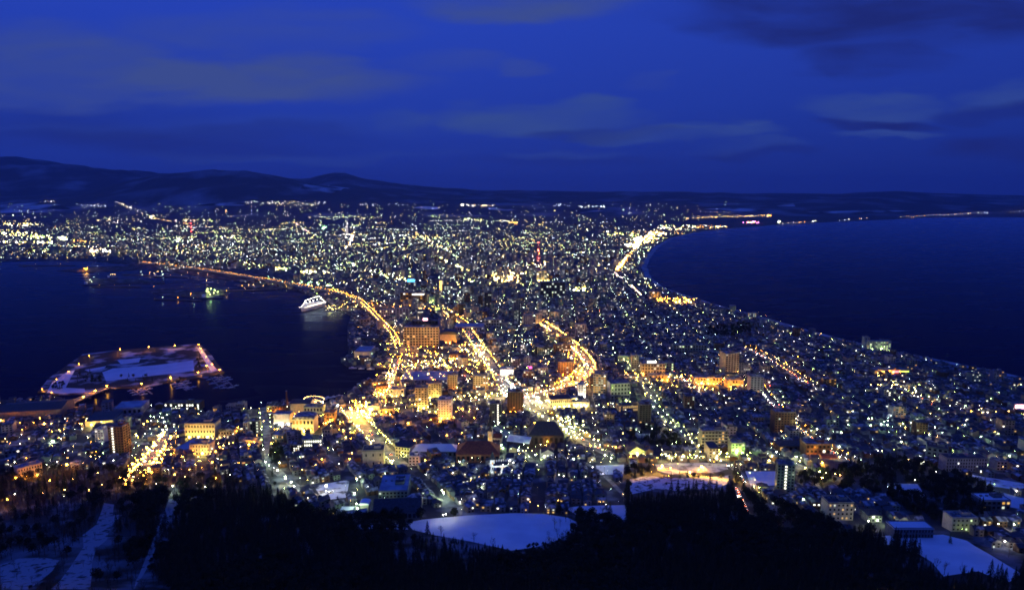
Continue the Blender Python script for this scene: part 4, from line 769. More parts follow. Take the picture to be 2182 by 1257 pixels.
for q in [(256, 744), (317, 739), (372, 736), (423, 734), (427, 742), (430, 750), (439, 760), (440, 779), (452, 776), (468, 788), (422, 793), (364, 804), (302, 817)]: lamp(*q, 'sodium', 'X')
for q in [(168, 775), (146, 791), (120, 808), (90, 829), (110, 836), (190, 758)]: lamp(*q, 'sodium', 'L', 3)
def causeway():
    pts = [P0(*q, z) for *q, z in [(122, 878, 3), (150, 858, 5), (188, 842, 6), (228, 826, 3)]]; t = thing('island_bridge', pts[0], 0, 'road bridge with orange lamps leading over the water to the snowy island', 'bridge'); o = pts[0]
    st = walk(pts, 12.0) + [(pts[-1], (pts[-1] - pts[-2]).normalized())]
    A = [(p - o + Vector((-d.y, d.x, 0)).normalized() * 6, p - o - Vector((-d.y, d.x, 0)).normalized() * 6) for p, d in st]
    vs = []; fs = []
    for a, b in A: vs += [b, a, b - Vector((0, 0, 1)), a - Vector((0, 0, 1))]
    for i in range(len(A) - 1): k = 4 * i; fs += [(k, k + 1, k + 5, k + 4), (k + 2, k + 6, k + 7, k + 3), (k, k + 4, k + 6, k + 2), (k + 1, k + 3, k + 7, k + 5)]
    MB().add(vs, fs).build('deck', M['asphalt'], t)
    for s in (0, 1):
        m2 = MB()
        for i in range(len(A) - 1): a, b = A[i][s], A[i + 1][s]; m2.add([a, b, b + Vector((0, 0, 1)), a + Vector((0, 0, 1)), a + Vector((.25, .25, 0)), b + Vector((.25, .25, 0)), b + Vector((.25, .25, 1)), a + Vector((.25, .25, 1))], [(0, 1, 2, 3), (7, 6, 5, 4), (3, 2, 6, 7)])
        m2.build('railing', M['concrete'], t)
    for i in range(1, len(st) - 1, 3): p = st[i][0] - o; MB().box((p.x, p.y, (p.z - 1.05 - o.z - 2) / 2), (2, 7, p.z - 1.05 + o.z + 2), rot=.9).build('pier', M['concrete'], t)
    LAND.append(('the island bridge', 180, 850))
causeway()
for q in [(228, 822), (203, 832), (178, 845), (157, 857), (134, 868)]: lamp(*q, 'sodium', 'X')
def boat(x, y, rz, L=9.0, mast=False, phrase='small moored boat', z=0.0):
    t = thing('sailing_boat' if mast else 'motor_boat', (x, y, z), rz); W = L * .3; h = L * .12
    prof = [(-L / 2, W * .42), (-L * .1, W * .5), (L * .25, W * .38), (L / 2, .02)]; vs = []
    for k, (a, b) in enumerate(prof): vs += [(a, -b * .6, -.25), (a, b * .6, -.25), (a, -b, h), (a, b, h)]
    fs = [(0, 1, 3, 2)]
    for k in range(3): i = 4 * k; fs += [(i, i + 4, i + 5, i + 1), (i, i + 2, i + 6, i + 4), (i + 1, i + 5, i + 7, i + 3), (i + 2, i + 3, i + 7, i + 6)]
    MB().add(vs, fs).build('hull', M['hullwhite'], t)
    MB().box((-L * .08, 0, h + L * .06), (L * .34, W * .6, L * .12), top=.8).build('cabin', M['hullwhite'], t)
    if mast: MB().cyl((L * .05, 0, h), (L * .05, 0, L * 1.25), .09, .05, 5).cyl((L * .05, 0, h + 1.4), (-L * .4, 0, h + 1.4), .06, .06, 4).build('mast', M['rope'], t)
    auto(t, phrase, 'boat', 'boats moored around the harbour'); return t
for i, (a, b) in enumerate([((284, 829), (300, 842)), ((306, 826), (324, 839)), ((370, 812), (398, 832)), ((384, 810), (410, 830)), ((448, 802), (470, 828)), ((470, 798), (500, 826))]):
    p, q = P0(*a, .5), P0(*b, .5); d = q - p; L = d.length; u = d / L; t = thing('pontoon', p, math.atan2(d.y, d.x)); MB().box((L / 2, 0, 0), (L, 2.2, .6)).build('deck', M['pale'], t)
    for k in range(int(L // 14)): MB().cyl((8 + 14 * k, 1.3, -1), (8 + 14 * k, 1.3, 1.6), .16, .16, 5).build('pile', M['steel'], t)
    auto(t, 'floating jetty', 'jetty', 'floating jetties below the island')
    for k in range(int(L // 8)):
        if random.random() < .8:
            c = p + u * (6 + 8 * k); s = 1 if k % 2 else -1; boat(c.x - u.y * s * 6.5, c.y + u.x * s * 6.5, math.atan2(u.y, u.x) + s * R(90), random.uniform(8, 11), random.random() < .35)
for q, rz, m in [((850, 788), 10, False), ((862, 791), 5, False), ((822, 795), 8, False), ((700, 848), 20, True), ((712, 846), 30, True), ((724, 844), 15, True), ((690, 852), 20, True), ((770, 786), 0, False), ((790, 787), 3, False), ((752, 785), 2, False)]:
    p = P0(*q); boat(p.x, p.y, R(rz), random.uniform(11, 16), m, 'moored mast boat' if m else 'dark moored workboat')
# memorial ferry at its pier, outlined with bulbs
def ferry():
    a, b = P0(642, 664), P0(692, 650); d = b - a; Lx = d.length; t = thing('ferry', (a + b) / 2, math.atan2(d.y, d.x), 'white ferry dressed with strings of bulbs, moored at the lit pier', 'ship'); L = Lx; W = L * .16; h = L * .085
    prof = [(-L / 2, .1), (-L * .42, W * .3), (-L * .28, W * .5), (L * .3, W * .5), (L * .46, W * .42), (L / 2, W * .3)]; vs = []
    for k, (x, w) in enumerate(prof): vs += [(x * .97, -w * .75, -1.5), (x * .97, w * .75, -1.5), (x, -w, h + (1.6 if k < 2 else 0)), (x, w, h + (1.6 if k < 2 else 0))]
    fs = [(0, 2, 3, 1), (20, 21, 23, 22)]
    for k in range(5): i = 4 * k; fs += [(i, i + 1, i + 5, i + 4), (i, i + 4, i + 6, i + 2), (i + 1, i + 3, i + 7, i + 5), (i + 2, i + 6, i + 7, i + 3)]
    MB().add(vs, fs).build('hull', M['hullwhite'], t)
    sp = MB().box((-L * .02, 0, h + 2.2), (L * .70, W * .84, 4.4)).box((-L * .12, 0, h + 6.1), (L * .42, W * .7, 3.4)).box((-L * .24, 0, h + 9.0), (L * .12, W * .8, 2.6)).build('superstructure', M['hullwhite'], t)
    for k in range(14):
        for s in (-1, 1): link('window', uwin('bright'), sp, (-L * .32 + k * L * .046, s * (W * .42 + .05), h + 2.4), scale=(L * .026, 1, 1.6))
    for k in range(4): MB().box(((.02 + .10 * (k % 2)) * L, (-1 if k < 2 else 1) * W * .22, h + 9.6), (3.2, 2.2, 4.0), top=.8).build('funnel', M['hullblue'], t)
    tips = [(-L * .30, 0, h + 19), (L * .26, 0, h + 22)]
    for p in tips: MB().cyl((p[0], 0, h + 3), p, .45, .2, 6).build('mast', M['hullwhite'], t)
    line = [(-L / 2, 0, h + 2)] + tips + [(L / 2, 0, h + 1)]; sb = MB()
    for p, q in zip(line[:-1], line[1:]):
        p, q = Vector(p), Vector(q); k = int((q - p).length / 2.2)
        for i in range(k): c = p.lerp(q, (i + .5) / k); sb.octa(c, .42)
    for s in (-1, 1):
        for i in range(30): sb.octa((-L * .45 + i * L * .031, s * W * .47, h + .9), .38)
    o = sb.build('string_lights', emat('bulb_string', (1, .90, .70), 34.0), t); o['kind'] = 'stuff'
    for k in range(5):
        MB().octa((-L * .3 + k * L * .16, 0, h + 12.5), 1.0).build('floodlight', EM['white'], t)
    for k in range(4):
        p = (a + b) / 2 + Vector((d.y, -d.x, 0)) / Lx * 26 + d / Lx * (k - 1.5) * 26
    LAND.append(('the bulb-lit ferry', 665, 652))
ferry()
pp = [P0(690, 655), P0(745, 662)]; d = pp[1] - pp[0]; t = thing('ferry_pier', pp[0], math.atan2(d.y, d.x), 'narrow lit pier joining the bulb-lit ferry to the shore', 'pier')
MB().box((d.length / 2, 0, .6), (d.length, 9, 2.4)).build('deck', M['concrete'], t)
for k in range(int(d.length // 14)): MB().box((7 + 14 * k, -4.9, -.6), (1.2, .7, 3.0)).build('fender', M['tyre'], t)
for i in range(7): q = 694 + i * 7; lamp(q, 652, 'warm', 'M', 5); lamp(q, 661, 'white', 'S', 4)
for i in range(16): lamp(735 + random.uniform(-16, 26), 648 + random.uniform(-7, 8), random.choice(('sodium', 'yellow', 'yellow')), random.choice('ML'))
# low port spits in the bay
for i, (pl, nm) in enumerate([([(186, 602), (200, 595), (290, 597), (350, 601), (352, 606), (290, 604), (205, 608)], 'spit'), ([(318, 622), (345, 616), (420, 623), (470, 618), (482, 628), (440, 635), (350, 631)], 'spit'), ([(122, 578), (170, 572), (262, 567), (330, 571), (262, 577), (182, 581)], 'spit'), ([(500, 607), (560, 604), (610, 612), (600, 617), (520, 614)], 'spit')]):
    P = [P0(*q) for q in pl]; n = len(P); tri = tessellate_polygon([[Vector((p.x, p.y, 0)) for p in P]])
    o = MB().add([(p.x, p.y, 2.0) for p in P], [tuple(q) for q in tri]).add([(p.x, p.y, 2.0) for p in P] + [(p.x, p.y, -2) for p in P], [(k, (k + 1) % n, n + (k + 1) % n, n + k) for k in range(n)]).build('quay_land', M['ground'], kind='structure')
    for p in o.data.polygons:
        if p.normal.z < -.5: p.flip()
for i, pl in enumerate([[(40, 566), (160, 566), (162, 568), (40, 568)], [(196, 611), (300, 611), (302, 613), (196, 613)], [(262, 584), (400, 590), (402, 593), (262, 587)], [(470, 619), (590, 616), (592, 619), (470, 622)], [(330, 637), (430, 640), (432, 643), (330, 640)]]):
    P = [P0(*q) for q in pl]; b0, b1 = (P[0] + P[3]) / 2, (P[1] + P[2]) / 2; d = b1 - b0; L_ = d.length; t = thing('breakwater', b0, math.atan2(d.y, d.x)); MB().box((L_ / 2, 0, .6), (L_, 10, 4), top=.98).build('rubble_base', M['dark'], t); MB().box((L_ / 2, -3, 3.1), (L_, 1.2, 1.0)).build('parapet', M['concrete'], t)
    auto(t, 'low dark breakwater', 'breakwater', 'breakwaters in the bay')
    for k in range(int(L_ // 55)): c = b0 + d * ((k + .5) * 55 / L_); LAMPS.append((c.x, c.y, 2.6, 6, random.choice(('sodium', 'warm', 'greenwhite')), 'M', True))
def quay_lights(lst, c, s, h=9):
    for q in lst: g = P0(*q, 2.0 + h); LAMPS.append((g.x, g.y, 2.0, h, c, s, True))
quay_lights([(200, 590), (191, 597), (195, 600), (300, 578), (303, 585), (345, 578), (347, 584), (208, 566)], 'greenwhite', 'L')
quay_lights([(180, 572), (186, 571), (183, 574)], 'sodium', 'H'); quay_lights([(236, 585), (240, 584), (245, 585)], 'warm', 'L')
quay_lights([(320, 580), (328, 582), (336, 578), (400, 580), (422, 583), (442, 585), (440, 597), (530, 607), (560, 609), (540, 607)], 'warm', 'L')
quay_lights([(442, 616), (450, 615), (458, 618), (444, 622), (456, 624), (464, 622), (448, 627), (440, 620)], 'lime', 'X'); quay_lights([(328, 610), (406, 626), (516, 609), (482, 620)], 'sodium', 'L')
for i, (px_, py_, L_) in enumerate([(196, 604, 60), (452, 632, 70), (240, 590, 40), (340, 586, 46)]):
    p = P0(px_, py_ + 4); t = thing('cargo_ship', p, R(4 * i), None); w = L_ * .16
    MB().add([(-L_ / 2, -w / 2, -1), (L_ * .36, -w / 2, -1), (L_ / 2, 0, -1), (L_ * .36, w / 2, -1), (-L_ / 2, w / 2, -1), (-L_ / 2, -w / 2, 5), (L_ * .36, -w / 2, 5), (L_ * .53, 0, 6), (L_ * .36, w / 2, 5), (-L_ / 2, w / 2, 5)], [(4, 3, 2, 1, 0), (5, 6, 7, 8, 9)] + [(k, (k + 1) % 5, 5 + (k + 1) % 5, 5 + k) for k in range(5)]).build('hull', M['hullblue'], t)
    MB().box((-L_ * .36, 0, 9), (L_ * .14, w * .9, 8)).build('bridge_house', M['hullwhite'], t); MB().cyl((L_ * .15, 0, 5), (L_ * .15, 0, 18), .4, .25, 6).build('mast', M['steel'], t)
    auto(t, 'dark cargo ship', 'ship', 'ships at the outer quays')

# slim white observation tower far off, and the red-lit lattice mast
def far_tower():
    g = G(740, 500); zc = zdepth(*g); h = 34 * zc / FPX; t = thing('observation_tower', g, 0, 'slim white floodlit observation tower rising from the far plain', 'tower')
    MB().cyl((0, 0, 0), (0, 0, h * .84), h * .085, h * .055, 5).build('shaft', M['white'], t)
    MB().cyl((0, 0, h * .84), (0, 0, h * .90), h * .06, h * .12, 10).cyl((0, 0, h * .90), (0, 0, h * .97), h * .12, h * .10, 10).build('lookout', M['white'], t)
    MB().cyl((0, 0, h * .97), (0, 0, h * 1.25), .8, .3, 5).build('antenna', M['steel'], t)
    for a in (-22, 0, 22): LAMPS.append((g.x + a, g.y - 24, 2.5, 4, 'white', 'H', True))
    for z in (.3, .5, .7): LAMPS.append((g.x + (z - .5) * 50, g.y - 20, 2.5, h * z, 'white', 'H', True))
    LAND.append(('the slim white far tower', 740, 485))
far_tower()
def lattice_mast(px, py, hpx, label):
    g = G(px, py); zc = zdepth(*g); h = hpx * zc / FPX; b = h * .085; t = thing('radio_mast', g, 0, label, 'mast'); n = 8
    lv = [(b * (1 - .86 * i / n), h * i / n) for i in range(n + 1)]
    for sx, sy in ((-1, -1), (1, -1), (1, 1), (-1, 1)): MB().cyl((sx * b, sy * b, 0), (sx * lv[-1][0], sy * lv[-1][0], h), .55, .3, 4).build('leg', M['redpaint'], t)
    br = MB()
    for i in range(n):
        (r0, z0), (r1, z1) = lv[i], lv[i + 1]
        for (ax, ay), (bx, by) in (((-1, -1), (1, -1)), ((1, -1), (1, 1)), ((1, 1), (-1, 1)), ((-1, 1), (-1, -1))): br.cyl((ax * r0, ay * r0, z0), (bx * r1, by * r1, z1), .3, .3, 4).cyl((bx * r0, by * r0, z0), (ax * r1, ay * r1, z1), .3, .3, 4)
    br.build('lattice', M['redpaint'], t)
    MB().cyl((0, 0, h * .62), (0, 0, h * .68), b * .8, b * .8, 8).build('platform', M['steel'], t)
    for z, r in ((.36, 1.3), (.66, 1.8), (1.0, 1.3)): MB().octa((0, -b, h * z), r).build('beacon', EM['red'], t)
    LAND.append(('the red-lit lattice mast', px, py - hpx / 2))
lattice_mast(1147, 568, 52, 'tall red lattice mast with red beacons over the town centre')
lattice_mast(409, 502, 26, 'small far lattice mast glowing red among the plain lights')
# white church with green spire and small onion turrets, floodlit
def church():
    g = G(1064, 1002); zc = zdepth(*g); t = thing('white_church', g, R(6), 'small white church with pointed green spire and turrets, floodlit at the snow edge', 'church'); W = 42 * zc / FPX; D = 9
    w = MB().box((W * .08, D / 2, 1), (W * .7, D, 10)).box((W * .36, D / 2, 0), (W * .2, D * .7, 8)).build('nave', M['white'], t)
    MB().roof('gable', W * .72, D, 6, 3.2, .3).build('roof', M['darkroof'], t).location = (W * .08, 0, 0)
    tx = -W * .34; MB().box((tx, D / 2, 3.5), (5, 5, 17)).build('bell_tower', M['white'], t)
    MB().cyl((tx, D / 2, 12), (tx, D / 2, 21), 3.6, .1, 8).build('spire', M['darkroof'], t)
    for k in range(5):
        x = (-.12 + .12 * k) * W; q = MB().cyl((x, D / 2, 8.4), (x, D / 2, 11.2), .8, .8, 8).build('turret', M['white'], t); MB().ball((x, D / 2, 11.9), 1.0, seg=8, sz=1.25).cyl((x, D / 2, 12.8), (x, D / 2, 14.4), .1, .05, 4).build('dome', M['darkroof'], q)
    for k in range(6): link('window', uwin('warm'), t, ((-.2 + .1 * k) * W, -.06, 3), scale=(1.1, 1, 2.6))
    link('window', uwin('warm'), t, (tx, D / 2 - 2.56, 8), scale=(1.4, 1, 2.6)); link('door', uwin('dark'), t, (tx, D / 2 - 2.58, 1.6), scale=(1.8, 1, 3.2))
    for k in range(5): a = (-.45 + .22 * k) * W; LAMPS.append((g.x + a, g.y - 5, float(H(g.x + a, g.y - 5)), 1.6, 'cool', 'L', True))
    mark(rect(g, W, D, 0, 0, 3)); LAND.append(('the floodlit white church', 1064, 990))
church()
def chapel():
    g = G(1044, 944); t = thing('spired_church', g, R(-10), 'church with an orange-lit gabled tower and thin spire beyond the dark red temple', 'church')
    MB().box((0, 3, 5), (6, 6, 22)).build('bell_tower', M['cream'], t); MB().cyl((0, 3, 16), (0, 3, 25), 4.0, .1, 4).build('spire', M['darkroof'], t)
    MB().box((7.5, 8, 1), (14, 10, 11)).build('nave', M['cream'], t); r = MB().roof('gable', 14, 10, 6.5, 4.5, .4).build('roof', M['redroof'], t); r.location = (7.5, 3, 0)
    for z in (6, 11): link('window', uwin('amber'), t, (0, -.06, z), scale=(1.4, 1, 2.4))
    for k in range(3): link('window', uwin('dark'), t, (4 + 3.5 * k, 2.94, 3), scale=(1.2, 1, 2.6))
    LAMPS.append((g.x - 2, g.y - 5, float(H(g.x, g.y - 5)), 3, 'yellow', 'L', True)); mark(rect(g, 24, 16, 0, 0, 2)); LAND.append(('the orange-lit church tower', 1044, 925))
chapel()
# floodlit front on the dark red temple
lamp(1020, 956, 'sodium', 'X', 5); lamp(1022, 962, 'warm', 'M', 3)
def villa():
    g = G(1167, 978); t = thing('villa', g, R(4), 'pale stone chapel front lit by two glaring lamps, in front of the huge black temple', 'chapel')
    MB().box((0, 5, 2), (15, 10, 11)).build('wall', M['white'], t); MB().roof('gablefront', 15, 10, 7.5, 4.5, .4, gm=1).build('roof', [M['darkroof'], M['white']], t)
    MB().cyl((-8.6, 1, -3), (-8.6, 1, 12), .8, .6, 8).build('column', M['white'], t)
    for k in (-1, 0, 1): link('window', uwin('bright'), t, (k * 4, -.08, 3.4), scale=(1.8, 1, 3.6))
    for q in ((1159, 967), (1178, 967)): lamp(*q, 'yellow', 'X', 5)
    mark(rect(g, 18, 14, 0, 0, 2)); LAND.append(('the glaring pale chapel', 1167, 966))
villa()
def chimney():
    g = G(612, 872); zc = zdepth(*g); h = 40 * zc / FPX; t = thing('brick_chimney', g, 0, 'tall round brick chimney lit white at its foot on the quay', 'chimney')
    MB().cyl((0, 0, -.5), (0, 0, h), 1.9, 1.1, 12).build('stack', M['brick'], t); MB().cyl((0, 0, h), (0, 0, h + 1), 1.4, 1.4, 12).build('cap', M['concrete'], t)
    for z in (.35, .65, .85): MB().cyl((0, 0, h * z), (0, 0, h * z + .4), 2.0 - z, 2.0 - z, 12).build('band', M['steel'], t)
    LAMPS.append((g.x, g.y - 4, 2.5, 3, 'white', 'L', True)); LAMPS.append((g.x + 1.5, g.y - 3.4, 2.5, 6, 'white', 'L', True))
chimney()
def festoon_hall():
    g = G(663, 866); zc = zdepth(*g); W = 42 * zc / FPX; t = thing('festoon_hall', g, 0, 'waterfront hall whose arched roof is outlined with amber bulbs', 'hall')
    MB().box((0, 8, 3), (W, 16, 7)).build('wall', M['brick'], t); MB().roof('curve', W, 16, 6.5, 5, .4).build('roof', M['mixroof'], t)
    sb = MB()
    for r, y in ((1.0, -.9), (1.0, 17), (.55, -1.0)):
        for i in range(26): a = math.pi * i / 25; sb.octa((-(W / 2 + .6) * math.cos(a) * r, y, 6.9 + 5.2 * math.sin(a) * r), .34)
    for i in range(24): sb.octa((-W / 2 + i * W / 23, -.5, 6.2), .34)
    o = sb.build('string_lights', emat('bulb_amber', (1, .58, .18), 30.0), t); o['kind'] = 'stuff'
    mark(rect(g, W, 18, 0, 0, 2)); LAND.append(('the bulb-outlined hall', 663, 852))
festoon_hall()
FLOODHEAD = emat('floodlight_glow', (1, .52, .07), 240.0)
# two floodlights crossing their beams over the snow
def floodlight(px, py, tx, ty, label):
    g = G(px, py, 3.5); q = G(tx, ty, 0); z0 = float(H(g.x, g.y)); t = thing('floodlight_post', (g.x, g.y, z0), 0, label, 'floodlight')
    MB().cyl((0, 0, -1), (0, 0, 3.4), .14, .10, 6).build('pole', M['steel'], t)
    hd = MB().ball((0, 0, 3.5), .8, seg=8).build('lamp_head', FLOODHEAD, t)
    ld = bpy.data.lights.new('beam', 'SPOT'); ld.energy = 9000000; ld.spot_size = R(24); ld.spot_blend = .7; ld.color = (1, .5, .08); ld.shadow_soft_size = .3
    lo = bpy.data.objects.new('beam', ld); COL.objects.link(lo); lo.parent = t; v = q - g; v.normalize(); lo.location = (v.x * 1.2, v.y * 1.2, 3.5 + v.z * 1.2)
    lo.rotation_euler = v.to_track_quat('-Z', 'Y').to_euler()
floodlight(1411, 992, 1466, 1010, 'blazing amber floodlight throwing a beam over the snow, left one of the crossing pair')
floodlight(1495, 994, 1446, 1006, 'blazing amber floodlight throwing a beam over the snow, right one of the crossing pair')
floodlight(1470, 1006, 1506, 1017, 'low amber floodlight washing the snow edge under the crossing beams')
LAND.append(('the crossing floodlight beams', 1454, 1004))

# ------------------------------------------------------------------ lamps read off the town, one by one: (x, y of the glowing head)
HAND = dict(
 sodiumX=[(143, 989), (234, 994), (95, 902), (1, 895), (823, 877), (542, 942), (626, 893), (938, 897), (870, 901), (1752, 985)],
 sodiumL=[(16, 1063), (107, 1023), (35, 1017), (85, 891), (143, 897), (174, 903), (183, 895), (307, 903), (314, 897), (579, 944), (732, 918), (753, 921), (750, 964), (686, 977), (700, 889), (708, 894), (461, 1017), (507, 910), (504, 918), (470, 914), (457, 923), (460, 961), (365, 967), (389, 972), (423, 972), (1073, 878), (952, 927), (984, 922), (884, 938),
          (906, 980), (987, 967), (1258, 949), (1139, 900), (1166, 940), (1344, 971), (1312, 952), (1296, 860), (373, 1010), (453, 984), (1700, 760), (1675, 772), (2070, 876), (1896, 790), (1918, 792), (745, 977), (967, 889), (918, 894), (1010, 890)],
 sodiumS=[(1521, 984), (1425, 1013), (1392, 989), (1388, 1004), (1444, 988), (1505, 1016)],
 warmM=[(91, 1048), (138, 1043), (190, 1043), (208, 1007), (156, 1021), (217, 1032), (193, 972), (211, 971), (177, 984), (416, 989), (357, 979), (404, 1000), (410, 887), (423, 881), (374, 886), (383, 886), (519, 871), (550, 1001), (644, 1000), (823, 930), (1121, 960), (1134, 960), (1163, 948), (1269, 905), (1296, 949), (1325, 952),
        (2150, 905), (2120, 920), (2098, 898), (1043, 910), (972, 835), (984, 827), (424, 981), (394, 1015), (62, 934), (1665, 918), (1680, 922), (1780, 1009), (1760, 1007), (1790, 1012)],
 whiteM=[(32, 1052), (136, 1056), (116, 916), (122, 918), (175, 914), (65, 891), (70, 889), (46, 925), (87, 923), (130, 934), (42, 945), (31, 984), (122, 983), (192, 979), (242, 980), (256, 958), (535, 869), (556, 857), (437, 1037), (419, 1030), (333, 1030), (532, 989), (490, 1011), (464, 977), (358, 1000), (766, 927), (687, 927), (719, 941),
         (722, 988), (681, 958), (710, 957), (813, 889), (965, 1007), (908, 1010), (899, 914), (1263, 995), (1285, 1009), (1191, 1011), (1201, 1014), (1478, 891), (1562, 947), (1850, 1109), (1892, 1036), (2166, 1046), (2160, 1116), (1952, 1118), (1995, 1004), (2066, 1002), (2090, 1004), (1950, 1022), (2140, 1152), (944, 1096), (950, 1094), (1010, 1062), (980, 1068), (1034, 1074), (1056, 1066), (1040, 1000), (905, 1058)],
 whiteX=[(720, 863), (688, 856), (1091, 818), (695, 1034), (601, 904), (626, 887), (1080, 810)],
 greenwhiteL=[(100, 988), (111, 939), (115, 940), (421, 866), (369, 1034), (592, 1001), (608, 1015), (621, 1026), (761, 1020), (756, 1050), (760, 1072), (762, 1082), (980, 983), (942, 1044), (945, 1048), (1072, 954), (1104, 959), (1090, 939), (1068, 948), (1068, 919), (1222, 977), (1289, 969), (1302, 975), (1711, 1063), (1851, 891), (1855, 906), (1877, 904), (1891, 905), (1808, 904), (1793, 921), (1741, 914), (1765, 934), (1788, 951), (1654, 962), (1697, 972), (1389, 913),
              (353, 907), (343, 925), (348, 890), (350, 898), (346, 915), (322, 924), (292, 928), (309, 924), (2056, 905), (2090, 930), (1992, 910), (1980, 925), (1920, 940), (2076, 965), (2150, 970)],
 limeX=[(1334, 853), (1342, 856), (1570, 960)],
 limeM=[(1578, 985), (1548, 972), (1560, 990), (1607, 1036), (1618, 1038), (1625, 1046)],
 yellowL=[(306, 903), (290, 925), (216, 899), (1147, 881), (1156, 887), (1168, 895), (1187, 885), (1199, 895), (1214, 902), (1206, 917), (1225, 908), (1242, 917), (1217, 931), (1229, 933), (1240, 932), (1250, 921), (1212, 924), (1222, 920), (1235, 925), (1196, 905), (1178, 890), (1375, 838), (1716, 996), (1639, 980), (1704, 981), (1789, 973), (1746, 942), (1718, 919), (1697, 900),
          (1475, 942), (1470, 933), (1467, 925), (1489, 948), (1492, 962), (1533, 966), (1526, 975), (1549, 965), (1577, 948), (1596, 977), (1536, 962), (1418, 898), (1429, 915), (1410, 968), (1425, 970), (1440, 968), (1456, 970), (1470, 968), (1484, 970), (1357, 964), (917, 853), (912, 867), (891, 874), (1033, 845), (1060, 838)],
 magentaM=[(1339, 946), (985, 888), (1125, 780), (1097, 775)], redM=[(1660, 862), (1668, 880), (1690, 888), (2100, 905), (2086, 970), (2062, 972), (1500, 770), (1640, 822), (990, 800), (1278, 662)],
)
for k, lst in HAND.items():
    for q in lst: lamp(*q, k[:-1], k[-1], 8 if k[-1] in 'LX' else 6)
def cluster(px, py, rx, ry, n, cols, sizes, h=7, hand=False):
    for _ in range(n):
        a = random.random() * 6.283; r = math.sqrt(random.random()); lamp(px + rx * r * math.cos(a), py + ry * r * math.sin(a), random.choice(cols), random.choice(sizes), h, hand)
# harbour side, hotel front and plaza
cluster(770, 868, 26, 22, 34, ('sodium', 'sodium', 'warm'), 'LLX'); cluster(815, 830, 26, 18, 26, ('sodium', 'warm', 'yellow'), 'ML'); cluster(840, 740, 14, 26, 26, ('sodium', 'warm'), 'ML'); cluster(866, 742, 18, 18, 20, ('sodium', 'warm'), 'ML')
cluster(1000, 745, 40, 12, 34, ('sodium', 'yellow', 'warm', 'white'), 'LLX'); cluster(940, 770, 40, 10, 18, ('sodium', 'yellow'), 'LX'); cluster(955, 680, 16, 10, 18, ('sodium', 'warm'), 'ML'); cluster(890, 655, 60, 8, 30, ('sodium', 'warm', 'yellow'), 'ML')
cluster(925, 641, 26, 4, 14, ('lime', 'yellow'), 'LX'); cluster(840, 690, 20, 8, 16, ('warm', 'pink', 'white'), 'M'); cluster(810, 650, 40, 10, 26, ('sodium', 'white', 'warm'), 'ML'); cluster(710, 655, 20, 6, 10, ('yellow',), 'ML')
cluster(1180, 848, 50, 12, 26, ('yellow', 'warm'), 'LX'); cluster(1090, 830, 24, 18, 26, ('greenwhite', 'cool', 'white'), 'ML'); cluster(1215, 905, 34, 20, 30, ('yellow', 'lime', 'greenwhite'), 'ML')
cluster(1450, 972, 46, 4, 16, ('lime', 'greenwhite', 'white'), 'S'); cluster(700, 1042, 10, 10, 3, ('cool',), 'M'); cluster(340, 900, 24, 24, 10, ('lime', 'greenwhite'), 'M'); cluster(810, 878, 40, 10, 14, ('sodium', 'yellow'), 'LM')
cluster(1910, 825, 60, 14, 24, ('yellow', 'warm', 'greenwhite'), 'ML'); cluster(1436, 638, 44, 4, 30, ('sodium',), 'X', 9); cluster(1460, 642, 24, 3, 12, ('sodium', 'warm'), 'XH', 9)
# lamps added to deepen the golden glow of the harbour quarter
cluster(1418, 996, 20, 4, 6, ('sodium',), 'ML', 2.5, True); cluster(1490, 998, 22, 4, 6, ('sodium',), 'ML', 2.5, True)  # low sodium lamps added to brighten the floodlit snow strip
cluster(895, 752, 60, 10, 26, ('sodium', 'sodium', 'warm'), 'ML'); cluster(1010, 772, 34, 24, 26, ('sodium', 'warm', 'sodium'), 'LX'); cluster(772, 872, 24, 22, 20, ('sodium', 'sodium', 'warm'), 'X'); cluster(830, 812, 16, 26, 20, ('sodium', 'warm'), 'LX'); cluster(920, 778, 70, 8, 22, ('warm', 'sodium'), 'L'); cluster(1230, 800, 30, 30, 24, ('sodium', 'sodium', 'warm'), 'LX')
cluster(880, 792, 90, 30, 34, ('sodium', 'sodium', 'warm'), 'ML'); cluster(1000, 805, 60, 30, 30, ('sodium', 'warm', 'yellow'), 'ML'); cluster(960, 868, 60, 18, 22, ('sodium', 'warm'), 'ML'); cluster(760, 900, 40, 40, 26, ('sodium', 'sodium', 'yellow'), 'ML'); cluster(850, 850, 60, 24, 26, ('sodium', 'warm'), 'ML')
cluster(640, 900, 90, 26, 30, ('sodium', 'warm', 'yellow'), 'M'); cluster(440, 935, 60, 36, 22, ('sodium', 'warm'), 'M'); cluster(130, 905, 130, 14, 16, ('sodium', 'warm'), 'M'); cluster(1200, 770, 60, 50, 40, ('sodium', 'warm', 'white'), 'SM'); cluster(1470, 815, 130, 16, 40, ('sodium', 'warm', 'yellow'), 'ML'); cluster(1120, 700, 100, 40, 40, ('sodium', 'warm', 'greenwhite'), 'SM')
def sprinkle(n, x0, x1, y0, y1, cols, sizes):
    for _ in range(n):
        px, py = random.uniform(x0, x1), random.uniform(y0, y1)
        if py < 640 + (px - 1440) * .222 + 8 and px > 1400: continue
        lamp(px, py, random.choice(cols), random.choice(sizes), random.uniform(3, 8), False)
sprinkle(620, 1080, 2182, 630, 990, ('greenwhite', 'greenwhite', 'white', 'lime', 'yellow', 'white', 'cool', 'warm'), 'TSSM'); sprinkle(380, 820, 1360, 610, 780, ('greenwhite', 'yellow', 'white', 'lime', 'warm'), 'SMM'); sprinkle(120, 10, 560, 905, 1000, ('greenwhite', 'white', 'warm', 'sodium'), 'TSS'); sprinkle(120, 600, 1330, 930, 1085, ('greenwhite', 'white', 'warm'), 'TTS')
